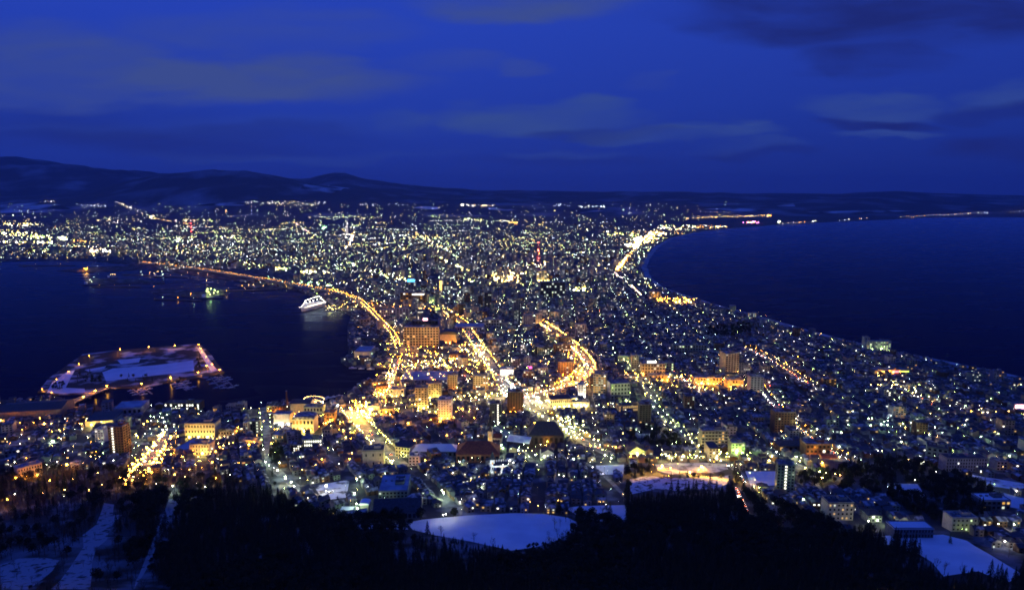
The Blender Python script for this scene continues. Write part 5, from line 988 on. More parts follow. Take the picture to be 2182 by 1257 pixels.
cluster(1870, 745, 20, 3, 4, ('lime',), 'L'); cluster(1075, 985, 30, 8, 10, ('cool', 'white'), 'SM')

# ------------------------------------------------------------------ parking and street cars
def make_cars():
    def carmesh(k):
        b = MB().box((0, 0, .62), (4.3, 1.75, .62), top=.98).box((-.15, 0, 1.2), (2.3, 1.6, .55), top=.78, m=1)
        for x in (-1.35, 1.35):
            for y in (-.8, .8): b.cyl((x, y - .1, .32), (x, y + .1, .32), .32, .32, 8, m=2)
        return b.mesh('car_body', [M['paint'][k], M['glass'], M['tyre']])
    bodies = [carmesh(k) for k in range(5)]
    hlm = MB().octa((0, 0, 0), .30).mesh('headlight', [emat('headlight_glow', (1, .93, .78), 60.0)]); tlm = MB().octa((0, 0, 0), .24).mesh('taillight', [emat('taillight_glow', (1, .16, .04), 30.0)])
    CARS.sort(key=lambda c: zdepth(*c[:3])); kept = CARS[:290]; names = ['silver car', 'white car', 'black car', 'red car', 'blue car']
    for x, y, z, rz in kept:
        k = random.randrange(5); t = thing('car', (x, y, z), rz); link('body', bodies[k], t)
        for s in (-.6, .6): link('headlight', hlm, t, (2.2, s, .72)); link('taillight', tlm, t, (-2.18, s, .80))
        auto(t, names[k], 'car', 'cars on the roads at night')
make_cars()

# ------------------------------------------------------------------ houses of the town
def town_limit(px): return np.interp(px, [-500, 0, 130, 250, 350, 480, 560, 640, 740, 800, 880, 1230, 1260, 1330, 1345, 1560, 1600, 1700, 1760, 1800, 1990, 2080, 2182, 2600],
                                     [1000, 1000, 1000, 1002, 1010, 1012, 1050, 1084, 1110, 1104, 1098, 1090, 1078, 1076, 1008, 1000, 1060, 1090, 1112, 1136, 1142, 1150, 1200, 1220])
KNOLL = [(1850, 985), (1900, 978), (1960, 990), (2000, 1008), (2060, 1020), (2110, 1045), (2140, 1070), (2135, 1090), (2080, 1108), (2000, 1120), (1930, 1100), (1900, 1070), (1850, 1050), (1790, 1045), (1740, 1040), (1700, 1030), (1690, 1012), (1760, 1010)]
DARKS = [[(1510, 700), (1590, 690), (1612, 706), (1560, 718), (1500, 716)], [(1330, 925), (1400, 920), (1470, 945), (1470, 958), (1400, 955), (1350, 950)], KNOLL, [(573, 955), (600, 950), (606, 985), (575, 990)], [(1330, 1010), (1385, 985), (1390, 1020), (1340, 1060)]]
LOT = [(1338, 1014), (1392, 984), (1556, 984), (1566, 1040), (1520, 1046), (1440, 1048), (1340, 1060)]
DARKW = [[tuple(G(*q).xy) for q in p] for p in DARKS]
for p in DARKW: mark(p)
a = G(755, 890); b = G(850, 990); TH1 = math.atan2(b.y - a.y, b.x - a.x); a = G(1650, 865); b = G(1820, 990); TH2 = math.atan2(b.y - a.y, b.x - a.x)
HOUSES = []; LOWFLATS = []; GRIDL = []
def fill_town():
    for zone, th in ((0, TH1), (1, TH2)):
        ca, sa = math.cos(th), math.sin(th); sx, sy = 12.6, 12.0
        for i in range(-300, 300):
            for j in range(-300, 300):
                if j % 6 == 5 or i % 9 == 8:        # streets between the blocks
                    if i % 9 == 8 and j % 6 == 2 or (j % 6 == 5 and i % 9 in (2, 6)):
                        u, v = i * sx, j * sy; x = u * ca - v * sa; y = u * sa + v * ca
                        if 520 < y < 2650 and (0 if x < -.06 * y else 1) == zone: GRIDL.append((x + random.uniform(-2, 2), y + random.uniform(-2, 2)))
                    continue
                u, v = i * sx + random.uniform(-1.2, 1.2), j * sy + random.uniform(-1.2, 1.2); x = u * ca - v * sa; y = u * sa + v * ca
                if not (505 < y < 2650) or abs(x) > .95 * y + 30: continue
                if (0 if x < -.06 * y else 1) != zone: continue
                z = float(H(x, y)); px, py = topx(x, y, z)
                if py > town_limit(px) or px < -220 or px > 2400: continue
                big = py < 1010 and random.random() < (.16 if (820 < px < 1330 and py < 800) else .05)
                w, d = (random.uniform(14, 24), random.uniform(11, 15)) if big else (random.uniform(7.0, 11.0), random.uniform(6.4, 9.4))
                rz = th + random.gauss(0, .04) + (R(90) if random.random() < .3 else 0)
                if occ(rect((x, y), w, d, rz, -d / 2, .3)): continue
                if not big and random.random() < .06: continue
                mark(rect((x, y), w, d, rz, -d / 2, 0))
                hh = random.choice((8, 10, 13, 16, 20)) * random.uniform(.9, 1.1) if big else random.uniform(4.6, 6.6)
                if big and 840 < px < 1300 and py < 720: hh *= 1.5
                (LOWFLATS if big else HOUSES).append((x, y, z, w, d, hh, rz, random.random()))
fill_town()
HOUSES.sort(key=lambda q: (not 4 < topx(*q[:3])[0] < 2178, zdepth(*q[:3]))); LOWFLATS.sort(key=lambda q: zdepth(*q[:3]) / q[5])
WALLS = [('pale', 'pale'), ('tan', 'tan'), ('grey', 'grey'), ('brown', 'brown'), ('concrete', 'cement'), ('green', 'greenish')]
ROOFS = [('snowroof', 'snow-roofed'), ('mixroof', 'patchy-roofed'), ('darkroof', 'dark-roofed'), ('darkroof', 'dark-roofed'), ('mixroof', 'patchy-roofed')]
def facing(rz, x, y):
    """which of the four walls looks towards the viewpoint: (local angle)"""
    best = None
    for k in range(4):
        a = rz - math.pi / 2 + k * math.pi / 2; s = -(math.cos(a) * x + math.sin(a) * y)
        if best is None or s > best[0]: best = (s, k)
    return best[1]
NEARH = HOUSES[:295]; FARH = HOUSES[295:]
_rm, _wm = {}, {}
for x, y, z, w, d, hh, rz, q in NEARH:
    w = round(w * 2) / 2; d = round(d * 2) / 2; kind = ('gable', 'hip', 'gable', 'gablefront', 'shed')[int(q * 5)]; wk, wn = random.choice(WALLS); rk, rn = random.choice(ROOFS)
    px, py = topx(x, y, z)
    t = thing('house', (x, y, z), rz)
    key = (w, d, wk)
    if key not in _wm: _wm[key] = MB().box((0, 0, 0), (w, d, 1)).mesh('house_wall', [M[wk]])
    ex = 4.0 if y < 1000 else .3
    link('wall', _wm[key], t, (0, 0, (hh - ex) / 2), scale=(1, 1, hh + ex))
    key = (kind, w, d, rk, wk)
    if key not in _rm: _rm[key] = MB().roof(kind, w, d, 0, 1.0, .55, -d / 2, 0, 1).mesh('house_roof', [M[rk], M[wk]])
    ro = link('roof', _rm[key], t, (0, 0, hh), scale=(1, 1, random.uniform(1.5, 2.6)))
    if random.random() < .3: MB().box((w * .25, d * .1, 1.0 if kind != 'flat' else .8), (.7, .7, 2.0)).build('chimney', M['brick'], t, (0, 0, hh + .6))
    k = facing(rz, x, y); span = w if k % 2 == 0 else d; off = (d if k % 2 == 0 else w) / 2 + .05; lit = random.random()
    for r in range(2):
        for c in (-1, 1):
            on = random.random() < (.30 if lit < .6 else .06); wk_ = random.choice(('warm', 'warm', 'white', 'bright')) if on else 'dark'
            a = k * math.pi / 2 - math.pi / 2; ux, uy = -math.sin(a), math.cos(a)
            link('window', uwin(wk_), t, (math.cos(a) * off + ux * c * span * .24, math.sin(a) * off + uy * c * span * .24, hh * (.28 + .46 * r)), rot=(0, 0, a + math.pi / 2), scale=(span * .2, 1, 1.25))
    auto(t, '%s %s house' % (rn, wn), 'house', 'houses of the near quarters')
# low flats and shops in between
FLN = [q for q in LOWFLATS][:150]; FLF = LOWFLATS[150:]
for x, y, z, w, d, hh, rz, q in FLN:
    wk, wn = random.choice(WALLS + [('lilac', 'mauve'), ('cream', 'cream')]); t = thing('flat_roofed_block', (x, y, z), rz); ex = 5.0 if y < 1000 else .3
    MB().box((0, 0, (hh - ex) / 2), (w, d, hh + ex)).build('wall', M[wk], t); rk, rn = random.choice(ROOFS)
    ro = MB().box((0, 0, hh + .25), (w + .3, d + .3, .5)).build('roof', M[rk], t)
    if random.random() < .6: MB().box((w * .2, 0, hh + 1.7), (w * .25, d * .4, 2.4)).build('penthouse', M[wk], ro)
    k = facing(rz, x, y); span = w if k % 2 == 0 else d; off = (d if k % 2 == 0 else w) / 2 + .05; nr = max(2, int(hh / 3.1)); ncol = max(2, int(span / 3.6)); litp = random.choice((.05, .12, .3))
    a = k * math.pi / 2 - math.pi / 2; ux, uy = -math.sin(a), math.cos(a); tone = random.choice(('warm', 'white', 'amber', 'bright'))
    for r in range(nr):
        for c in range(ncol):
            if random.random() < .8:
                s = ((c + .5) / ncol - .5) * span
                link('window', uwin(tone if random.random() < litp else 'dark'), t, (math.cos(a) * off + ux * s, math.sin(a) * off + uy * s, hh * (r + .55) / nr), rot=(0, 0, a + math.pi / 2), scale=(span / ncol * .55, 1, hh / nr * .45))
    auto(t, '%s %s flat block' % (rn, wn), 'building', 'low flat-roofed blocks among the houses')
# the rest of the roofs, beyond counting
def far_town(name, rows, kinds):
    mats = [M[k] for k, _ in WALLS] + [M['snowroof'], M['mixroof'], M['darkroof'], WL['warm'], WL['white'], WL['bright']]; mb = MB()
    for x, y, z, w, d, hh, rz, q in rows:
        ca, sa = math.cos(rz), math.sin(rz); wk = int(q * 97) % 6; rk = (6, 7, 7, 7, 8, 8, 8, 8, 6, 8)[int(q * 991) % 10]
        L = MB(); e = 3.5 if y < 1000 else .2
        L.add([(sx * w / 2, sy * d / 2, zz) for zz in (-e, hh) for sx, sy in ((-1, -1), (1, -1), (1, 1), (-1, 1))], [(0, 1, 5, 4), (1, 2, 6, 5), (2, 3, 7, 6), (3, 0, 4, 7)], wk)
        if kinds == 'house': L.roof(('gable', 'hip', 'gable', 'gablefront')[int(q * 4)], w, d, hh, 1.5 + q, .5, -d / 2, rk, wk)
        else: L.add([(sx * w / 2, sy * d / 2, hh) for sx, sy in ((-1, -1), (1, -1), (1, 1), (-1, 1))], [(0, 1, 2, 3)], rk)
        k = facing(rz, x, y); a = k * math.pi / 2 - math.pi / 2; ux, uy = -math.sin(a), math.cos(a); span = w if k % 2 == 0 else d; off = (d if k % 2 == 0 else w) / 2 + .08
        nr = max(2, int(hh / 3)); ncol = max(2, int(span / 4)); p = .10 if kinds == 'house' else .14
        for r in range(nr):
            for c in range(ncol):
                if random.random() < p:
                    s = ((c + .5) / ncol - .5) * span; zz = hh * (r + .5) / nr; ww = span / ncol * .3; h2 = .65
                    L.add([(math.cos(a) * off + ux * (s + e1 * ww), math.sin(a) * off + uy * (s + e1 * ww), zz + e2 * h2) for e1, e2 in ((-1, -1), (1, -1), (1, 1), (-1, 1))], [(0, 1, 2, 3)], random.choice((9, 9, 10, 10, 11)))
        o = len(mb.v); mb.v.extend([(x + p_[0] * ca - p_[1] * sa, y + p_[0] * sa + p_[1] * ca, z + p_[2]) for p_ in L.v]); mb.f.extend([tuple(i + o for i in f) for f in L.f]); mb.m.extend(L.m)
    return mb.build(name, mats, kind='stuff')
far_town('dense_houses', FARH, 'house'); far_town('dense_blocks', FLF, 'flat')
# street lamps of the residential grid
for x, y in GRIDL:
    z = float(H(x, y)); px, py = topx(x, y, z)
    if -220 < px < 2400 and py < town_limit(px) + 4 and inp(x, y, land_poly if y >= 1000 else [(-9e9, 0), (9e9, 0), (9e9, 1000), (-9e9, 1000)]) and not any(inp(x, y, p) for p in DARKW + OPEN):
        p = .95 if px > 1050 else .75
        if random.random() < p: lampw(x, y, random.choice(('greenwhite', 'greenwhite', 'greenwhite', 'cool', 'white', 'lime', 'lime', 'yellow', 'sodium' if px < 1000 else 'greenwhite')), random.choice('TTSM' if y < 900 else 'TTSSSM' if y < 1300 else 'SSMM' if y < 1800 else 'SMML'), 6.5)

# ------------------------------------------------------------------ the far city: streets of lights over the plain, low blocks between them
FARL = []; FARB = []
SHORE_POLY = land_poly
def on_land(x, y): return bool(inp(x, y, SHORE_POLY))
def far_light(px, py, c, r, h=9.0):
    g = P0(px, py, 2.5 + h)
    if py > 470 and not on_land(g.x, g.y): return
    z = float(H(g.x, g.y)) if g.y > 9900 else 2.5
    if g.y > 9900: g = G(px, py, h); z = g.z - h
    FARL.append((g.x, g.y, z, h, c, r * .82))
def far_top(px): return np.interp(px, [0, 200, 400, 560, 620, 700, 900, 1150, 1400, 1560, 1700], [462, 456, 462, 458, 448, 446, 454, 460, 456, 466, 474])
TINT = ('greenwhite', 'greenwhite', 'greenwhite', 'lime', 'white', 'white', 'yellow', 'yellow', 'lime', 'warm', 'cool', 'yellow')
GA = (math.atan2(1, .42), math.atan2(-.42, 1)); GB = (math.atan2(1, -.35), math.atan2(.35, 1))
cnt = 0
while cnt < 860:                                    # rows of street lights
    px = random.uniform(-260, 1500); py = random.triangular(far_top(px), 640, 512); 
    if px < 640 and py > 572 or px < 330 and py > 550: continue
    cnt += 1; g = P0(px, py, 2.5); th = random.choice(GA if px < 900 else GB) + random.gauss(0, .05); L = random.uniform(120, 620); c = random.choice(TINT); sp = random.uniform(28, 55); k = int(L / sp); r0 = random.choice((.26, .34, .45, .8)) * (g.y / 4200) ** .75
    for i in range(k):
        if random.random() < .75:
            x = g.x + math.cos(th) * (i - k / 2) * sp + random.gauss(0, 4); y = g.y + math.sin(th) * (i - k / 2) * sp + random.gauss(0, 4)
            if y < 11500 and on_land(x, y) and y > 2150: FARL.append((x, y, 2.5, 8, c if random.random() < .8 else random.choice(TINT), r0 * random.lognormvariate(0, .25)))
for _ in range(4900):
    px = random.uniform(-260, 1520); py = random.triangular(far_top(px), 640, 515)
    if px < 640 and py > 572 or px < 330 and py > 550: continue
    g = P0(px, py, 2.5); far_light(px, py, random.choice(TINT), min(2.6, .46 * (g.y / 4200) ** .75 * random.lognormvariate(0, .6)), random.choice((5, 8, 12, 18)))
for _ in range(900): far_light(random.uniform(0, 1600), random.triangular(428, 464, 463), random.choice(TINT), random.lognormvariate(-.15, .5), 8)
def fc(px, py, rx, ry, n, cols, r):
    for _ in range(n): a = random.random() * 6.283; q = math.sqrt(random.random()); far_light(px + rx * q * math.cos(a), py + ry * q * math.sin(a), random.choice(cols), r * random.lognormvariate(0, .3), random.choice((6, 9, 12)))
def fl(pts, n, cols, r, j=1.2):
    for i in range(n):
        t = random.random() * (len(pts) - 1); k = int(t); t -= k; far_light(pts[k][0] + (pts[k + 1][0] - pts[k][0]) * t + random.gauss(0, j), pts[k][1] + (pts[k + 1][1] - pts[k][1]) * t + random.gauss(0, j * .5), random.choice(cols), r * random.lognormvariate(0, .25))
YW = ('yellow', 'white', 'lime'); SW = ('warm', 'yellow', 'white')
for a in [(40, 478, 45, 3, 34, SW, 2.4), (40, 498, 40, 4, 34, YW, 2.2), (90, 505, 26, 4, 22, YW, 2.4), (134, 508, 8, 4, 12, ('white', 'lime'), 2.8), (40, 516, 75, 2, 34, YW, 2.0), (214, 535, 24, 5, 34, ('white', 'warm'), 2.0), (160, 514, 24, 2, 12, ('sodium',), 1.8), (420, 469, 50, 3, 26, YW, 2.2), (326, 463, 8, 4, 16, SW, 2.6),
          (260, 470, 60, 4, 22, SW, 1.8), (485, 505, 30, 4, 18, YW, 1.8), (390, 510, 30, 6, 16, ('greenwhite', 'white'), 1.8), (660, 578, 20, 5, 22, YW, 1.5), (600, 572, 18, 3, 14, ('yellow', 'lime'), 1.5), (690, 485, 6, 3, 8, ('green',), 3.0), (1062, 585, 34, 12, 60, ('white', 'yellow', 'warm'), 1.6), (1080, 598, 26, 10, 40, ('yellow', 'warm'), 1.5), (1160, 592, 18, 8, 26, ('yellow', 'warm'), 1.4),
          (990, 600, 20, 8, 18, YW, 1.1), (1235, 616, 14, 5, 20, ('yellow', 'lime', 'white'), 1.2), (860, 588, 40, 8, 30, YW, 1.3), (980, 625, 30, 6, 16, ('cool', 'greenwhite'), 1.1), (960, 635, 24, 2, 12, ('cool', 'greenwhite'), 1.2), (1095, 476, 12, 3, 10, ('warm', 'sodium'), 2.6), (1000, 468, 30, 3, 16, YW, 2.2), (1330, 500, 36, 4, 26, ('white', 'yellow', 'lime'), 1.9), (1296, 494, 3, 2, 4, ('white',), 3), (1250, 575, 30, 4, 16, ('white',), 1.2),
          (1375, 510, 26, 7, 60, ('yellow', 'white', 'warm'), 2.3), (1350, 522, 18, 6, 44, ('white', 'yellow'), 2.2), (1400, 498, 22, 5, 40, ('white', 'warm', 'yellow'), 2.2), (1440, 484, 40, 5, 40, ('warm', 'white', 'lime', 'greenwhite'), 2.0), (1510, 483, 40, 4, 34, ('warm', 'sodium', 'white'), 2.0), (1600, 474, 18, 2, 20, ('sodium', 'magenta', 'warm', 'sodium'), 3.0), (1657, 472, 8, 2, 8, ('lime', 'cool'), 2.6),
          (1570, 461, 70, 2, 26, ('warm', 'yellow', 'white'), 2.2), (1640, 459, 4, 1.5, 5, ('sodium', 'warm'), 3.6), (680, 405, 30, 6, 12, ('pink', 'warm', 'white'), 2.4), (640, 434, 60, 6, 34, ('white', 'yellow', 'cool'), 2.2), (560, 432, 40, 4, 24, ('cool', 'white', 'greenwhite'), 2.0), (820, 436, 70, 3, 22, ('white', 'cool'), 2.0), (1010, 438, 45, 2, 24, ('white', 'warm'), 2.5), (990, 437, 14, 1, 8, ('white',), 3.2), (1200, 437, 26, 2, 12, ('cool', 'white'), 2.0),
          (1270, 440, 50, 3, 22, ('cool', 'white', 'greenwhite'), 2.2), (200, 438, 30, 4, 16, ('cool', 'white'), 2.0), (100, 429, 30, 2, 8, ('white', 'warm'), 2.0), (740, 505, 4, 2, 3, ('white',), 2.2), (1150, 470, 200, 6, 30, YW, 1.6), (755, 462, 80, 5, 20, YW, 1.9)]: fc(*a)
fl([(1308, 580), (1322, 566), (1338, 546), (1356, 522), (1376, 505), (1404, 493)], 200, ('yellow', 'warm', 'warm', 'sodium', 'yellow'), 1.5, 2.0); fl([(1308, 580), (1330, 596), (1350, 612), (1366, 628)], 60, ('warm', 'pink', 'white'), .6, .6); fl([(740, 530), (748, 512), (755, 494)], 46, ('white', 'warm'), 1.7, 1.8)
fl([(915, 536), (950, 556), (1000, 578)], 60, ('yellow', 'lime', 'white'), 1.25, 2.2); fl([(880, 495), (920, 515), (960, 538)], 30, SW, 1.5, 2); fl([(246, 430), (285, 445), (330, 466)], 34, ('white', 'yellow'), 1.9, 1.2); fl([(625, 472), (645, 486), (662, 497)], 20, ('warm', 'pink', 'white'), 1.8, 1)
fl([(330, 466), (420, 480), (560, 492)], 30, ('warm', 'sodium', 'yellow'), 1.6, 1); fl([(480, 452), (482, 448), (478, 458)], 8, ('warm',), 1.8, .5); fl([(1650, 478), (1720, 472), (1800, 468), (1900, 464), (1980, 459), (2080, 454), (2182, 450)], 70, ('white', 'warm', 'cool', 'sodium'), 1.7, 1); fl([(1460, 465), (1520, 463), (1650, 458)], 40, ('warm', 'yellow'), 1.8, 1)
fl([(560, 590), (640, 600), (720, 610)], 24, ('greenwhite', 'lime', 'green'), .9, 4); fl([(700, 640), (640, 626), (560, 612), (480, 600)], 14, ('sodium', 'warm'), .7, 1.5); fl([(1370, 565), (1372, 590), (1400, 610), (1440, 626)], 8, ('white',), .6, 2); fl([(740, 560), (800, 580), (870, 600)], 36, TINT, 1.0, 3); fl([(1160, 560), (1120, 580), (1075, 600)], 30, SW, 1.1, 3)
for _ in range(6000):
    px = random.uniform(-260, 1530); py = random.triangular(far_top(px) + 2, 640, 520)
    if px < 330 and py > 552 or px < 640 and py > 574: continue
    g = P0(px, py, 2.5)
    if g.y < 2640 or not on_land(g.x, g.y): continue
    town = 820 < px < 1320 and 545 < py < 640
    w, d = (random.uniform(12, 30), random.uniform(10, 18)) if random.random() < (.5 if town else .22) else (random.uniform(8, 13), random.uniform(8, 11))
    hh = random.choice((8, 12, 18, 26, 36)) if town and w > 12 else random.choice((5, 6, 7, 9, 14) if w < 14 else (7, 10, 16, 22))
    FARB.append((g.x, g.y, 2.5, w, d, hh, random.choice(GA if px < 900 else GB) + random.gauss(0, .06), random.random()))
# the largest blocks of the station quarter stand as buildings of their own
FARB.sort(key=lambda q: zdepth(q[0], q[1], 2.5) / math.sqrt(q[3] * q[5]) ); big = [q for q in FARB if q[5] >= 16][:110]; bs = set(map(id, big)); rest = [q for q in FARB if id(q) not in bs]
for x, y, z, w, d, hh, rz, q in big:
    wk, wn = random.choice(WALLS + [('lilac', 'mauve'), ('concrete', 'concrete')]); t = thing('high_block', (x, y, z), rz)
    MB().box((0, 0, hh / 2 - .1), (w, d, hh + .2)).build('wall', M[wk], t); rk, rn = random.choice(ROOFS); ro = MB().box((0, 0, hh + .3), (w + .3, d + .3, .6)).build('roof', M[rk], t); MB().box((w * .15, 0, hh + 2), (w * .3, d * .4, 3)).build('penthouse', M[wk], ro)
    k = facing(rz, x, y); span = w if k % 2 == 0 else d; off = (d if k % 2 == 0 else w) / 2 + .06; a = k * math.pi / 2 - math.pi / 2; ux, uy = -math.sin(a), math.cos(a)
    for r in range(int(hh / 3.4)):
        for c in range(int(span / 4.5)):
            if random.random() < .22:
                s = ((c + .5) / int(span / 4.5) - .5) * span; link('window', uwin(random.choice(('white', 'bright', 'warm', 'amber'))), t, (math.cos(a) * off + ux * s, math.sin(a) * off + uy * s, (r + .6) * 3.4), rot=(0, 0, a + math.pi / 2), scale=(2.4, 1, 1.6))
    auto(t, '%s %s high block' % (rn, wn), 'building', 'high blocks of the station quarter')
far_town('distant_city', rest, 'flat')

# ------------------------------------------------------------------ trees
def tris_mesh(name, T, mats, mi): 
    T = np.asarray(T, np.float32); return T, np.asarray(mi)
def tree_proto(kind, seed):
    """trunk MB and crown MB, about one unit wide stretched to real metres"""
    rs = random.Random(seed); tr, cr = MB(), MB()
    if kind == 'conifer':
        h = rs.uniform(13, 20); w = h * rs.uniform(.15, .2); tr.cyl((0, 0, -1.5), (0, 0, h * .92), h * .017, .04, 5); n = 15
        for i in range(n):
            z = h * (.12 + .86 * i / n); r = w * (1 - (i / n) ** 1.15) * rs.uniform(.85, 1.15) + .15; k = max(5, int(11 - 5 * i / n)); a0 = rs.random() * 6.28
            for j in range(k):
                a = a0 + 6.283 * j / k + rs.gauss(0, .12); rr = r * rs.uniform(.7, 1.15); da = 2.6 / k; dz = h / n
                cr.add([(.05 * math.cos(a), .05 * math.sin(a), z + dz * 1.1), (rr * math.cos(a - da * .5), rr * math.sin(a - da * .5), z - dz * rs.uniform(.2, .7)), (rr * 1.12 * math.cos(a), rr * 1.12 * math.sin(a), z - dz * rs.uniform(.3, .9)), (rr * math.cos(a + da * .5), rr * math.sin(a + da * .5), z - dz * rs.uniform(.2, .7))], [(0, 1, 2), (0, 2, 3)])
    elif kind == 'evergreen':
        h = rs.uniform(9, 14); w = h * .34; tr.cyl((0, 0, -1.5), (0, 0, h * .55), .26, .12, 5)
        for i in range(5): a = rs.random() * 6.28; tr.cyl((0, 0, h * .35), (w * .6 * math.cos(a), w * .6 * math.sin(a), h * .7), .12, .04, 4)
        lobes = [(w * .55 * math.cos(a), w * .55 * math.sin(a), h * rs.uniform(.45, .8), w * rs.uniform(.38, .6)) for a in [rs.random() * 6.28 for _ in range(8)]] + [(0, 0, h * .82, w * .5)]
        for _ in range(300):
            x, y, z, r = rs.choice(lobes); v = Vector((rs.gauss(0, 1), rs.gauss(0, 1), rs.gauss(0, 1))).normalized() * r * rs.uniform(.7, 1.1); c = Vector((x, y, z)) + v; s = rs.uniform(.35, .8)
            a = Vector((rs.gauss(0, 1), rs.gauss(0, 1), rs.gauss(0, 1))).normalized(); b = a.orthogonal().normalized()
            cr.add([c + a * s, c - a * s * .6 + b * s, c - a * s * .6 - b * s], [(0, 1, 2)])
    else:
        h = rs.uniform(8, 12); tr.cyl((0, 0, -1), (0, 0, h * .35), .2, .15, 5)
        def br(p, d, L, r, depth):
            q = p + d * L; (tr if depth == 0 else cr).cyl(p, q, r, r * .6, 3)
            if depth < 3:
                for _ in range(4 if depth < 2 else 3):
                    nd = (d + Vector((rs.gauss(0, .55), rs.gauss(0, .55), rs.gauss(.12, .3)))).normalized(); br(p.lerp(q, rs.uniform(.5, 1)), nd, L * rs.uniform(.55, .75), r * .55, depth + 1)
        br(Vector((0, 0, h * .33)), Vector((0, 0, 1)), h * .32, .15, 0); br(Vector((0, 0, h * .3)), Vector((.4, .1, .9)).normalized(), h * .3, .12, 1); br(Vector((0, 0, h * .3)), Vector((-.4, -.2, .9)).normalized(), h * .3, .12, 1)
    return tr, cr
PROTO = {}
for kd, n_ in (('conifer', 4), ('evergreen', 4), ('bare', 4)):
    for i in range(n_): PROTO[kd, i] = tree_proto(kd, 100 + i * 7 + len(kd))
PMESH = {k: (a.mesh('trunk_' + k[0], [M['bark']]), b.mesh('crown_' + k[0], [M['twig'] if k[0] == 'bare' else M['needle']])) for k, (a, b) in PROTO.items()}
TREES = []       # (x, y, z, kind, variant, scale, rotation, hand)
def ptree(px, py, kind, s=1.0, hand=True):
    g = G(px, py); TREES.append((g.x, g.y, g.z, kind, random.randrange(4), s, random.random() * 6.28, hand))
for px, py, s in [(1412, 1100, 1.35), (1432, 1095, 1.1), (1448, 1100, 1.35), (1470, 1098, 1.15), (1485, 1100, 1.3), (1552, 1098, 1.0), (1345, 1095, 1.1), (1370, 1092, 1.1), (1388, 1096, 1.0), (1510, 1090, .8), (1300, 1092, .9), (1292, 1086, .8)]: ptree(px, py, 'conifer', s)
for px, py in [(683, 1068), (720, 1076), (1430, 1022), (1465, 1018), (1478, 1020), (1448, 1020), (2024, 1158), (1700, 1120), (1690, 1110), (1540, 1020)]: ptree(px, py, random.choice(('conifer', 'evergreen')), .7)
for i in range(30): ptree(random.uniform(1160, 1320), random.uniform(1095, 1190), 'bare', random.uniform(.7, 1.1))
for px, py in [(2012, 1225), (1995, 1215), (2050, 1232), (940, 1145), (1010, 1158), (1050, 1172), (1180, 1168), (1200, 1158)]: ptree(px, py, 'bare', 1.0)
for i in range(26): ptree(random.uniform(1345, 1555), random.choice((1017, 1019, 1021, random.uniform(1024, 1045))), random.choice(('bare', 'evergreen', 'bare')), random.uniform(.3, .5))
for i in range(70): ptree(random.choice((random.uniform(120, 240), random.uniform(0, 120), random.uniform(290, 380))), random.uniform(1080, 1250), 'bare', random.uniform(.25, .6))
SNOWW = OPEN
def free(x, y): return not any(inp(x, y, p) for p in SNOWW)
xs_ = RNG.uniform(-760, 860, 28000); ys_ = RNG.uniform(318, 760, 28000)
PX_, PY_ = topx(xs_, ys_, H(xs_, ys_)); snow_m = np.zeros(len(xs_), bool)
for p in OPEN: snow_m |= inpoly(xs_, ys_, p)
road_m = np.zeros(len(xs_), bool)
ROADW = [[(1556, 1040), (1576, 1036), (1620, 1118), (1600, 1122)], [(1602, 1058), (1622, 1056), (1698, 1140), (1676, 1146)]]
for p in ROADW: road_m |= inpoly(PX_, PY_, p)
keep = (PY_ > town_limit(PX_) + 3) & (PX_ > -320) & (PX_ < 2520) & ~snow_m & ~road_m & ~inpoly(PX_, PY_, LOT) & (PY_ < 1420)
bare_zone = (PX_ < 250 + 190 * vnoise(xs_, ys_, 45)) | ((PX_ < 560) & (PY_ < 1060)) | ((PX_ > 860) & (PX_ < 1330) & (PY_ < 1200) & (vnoise(xs_, ys_, 25) > .52)) | (PX_ > 2040) & (PY_ < 1215)
dens = np.where(bare_zone, .55 * sm(.30, .62, vnoise(xs_, ys_, 38)) + .14, 1.0); dens = np.where((PX_ < 560) & (PY_ < 1068), .95, dens)
keep &= RNG.random(len(xs_)) < dens
# trees may not stand so that they bury the snow fields
for x, y, px, py, bz in zip(xs_[keep], ys_[keep], PX_[keep], PY_[keep], bare_zone[keep]):
    z = float(H(x, y)); cl_ = float(vnoise(x, y, 60))
    kind = 'bare' if bz and random.random() < .86 else ('conifer' if cl_ > .5 else 'evergreen')
    s = random.uniform(.75, 1.1); k = random.randrange(4)
    hgt = {'conifer': 17, 'evergreen': 12, 'bare': 10}[kind] * s; tx, ty = topx(x, y, z + hgt)
    cut = [p for p in OPEN[:2] + OPEN[3:7] + OPEN[12:15]]
    # the top of the tree seen against an open field: keep only low shrubs there
    g_ = None
    for _ in range(2):
        tx, ty = topx(x, y, z + hgt)
        r_ = ray(tx, ty)
        hit = False
        for yy in range(int(y) + 4, int(y) + 90, 6):
            zz = CAMZ + yy / r_[1] * r_[2]; xx = yy / r_[1] * r_[0]
            if zz < float(H(xx, yy)) + .5:
                hit = any(inp(xx, yy, p) for p in cut); break
        if hit: s *= .62; hgt *= .62
        else: break
    TREES.append((x, y, z, kind, k, s, random.random() * 6.28, False))
for poly, dn in [(DARKW[2], 46), (DARKW[1], 60), (DARKW[0], 90), (DARKW[3], 40), (DARKW[4], 50)]:
    x0, x1 = min(p[0] for p in poly), max(p[0] for p in poly); y0, y1 = min(p[1] for p in poly), max(p[1] for p in poly); n_ = int((x1 - x0) * (y1 - y0) / dn)
    for _ in range(n_):
        x, y = random.uniform(x0, x1), random.uniform(y0, y1)
        if inp(x, y, poly) and free(x, y): TREES.append((x, y, float(H(x, y)), random.choice(('conifer', 'evergreen', 'evergreen')), random.randrange(4), random.uniform(.6, .95), random.random() * 6.28, False))
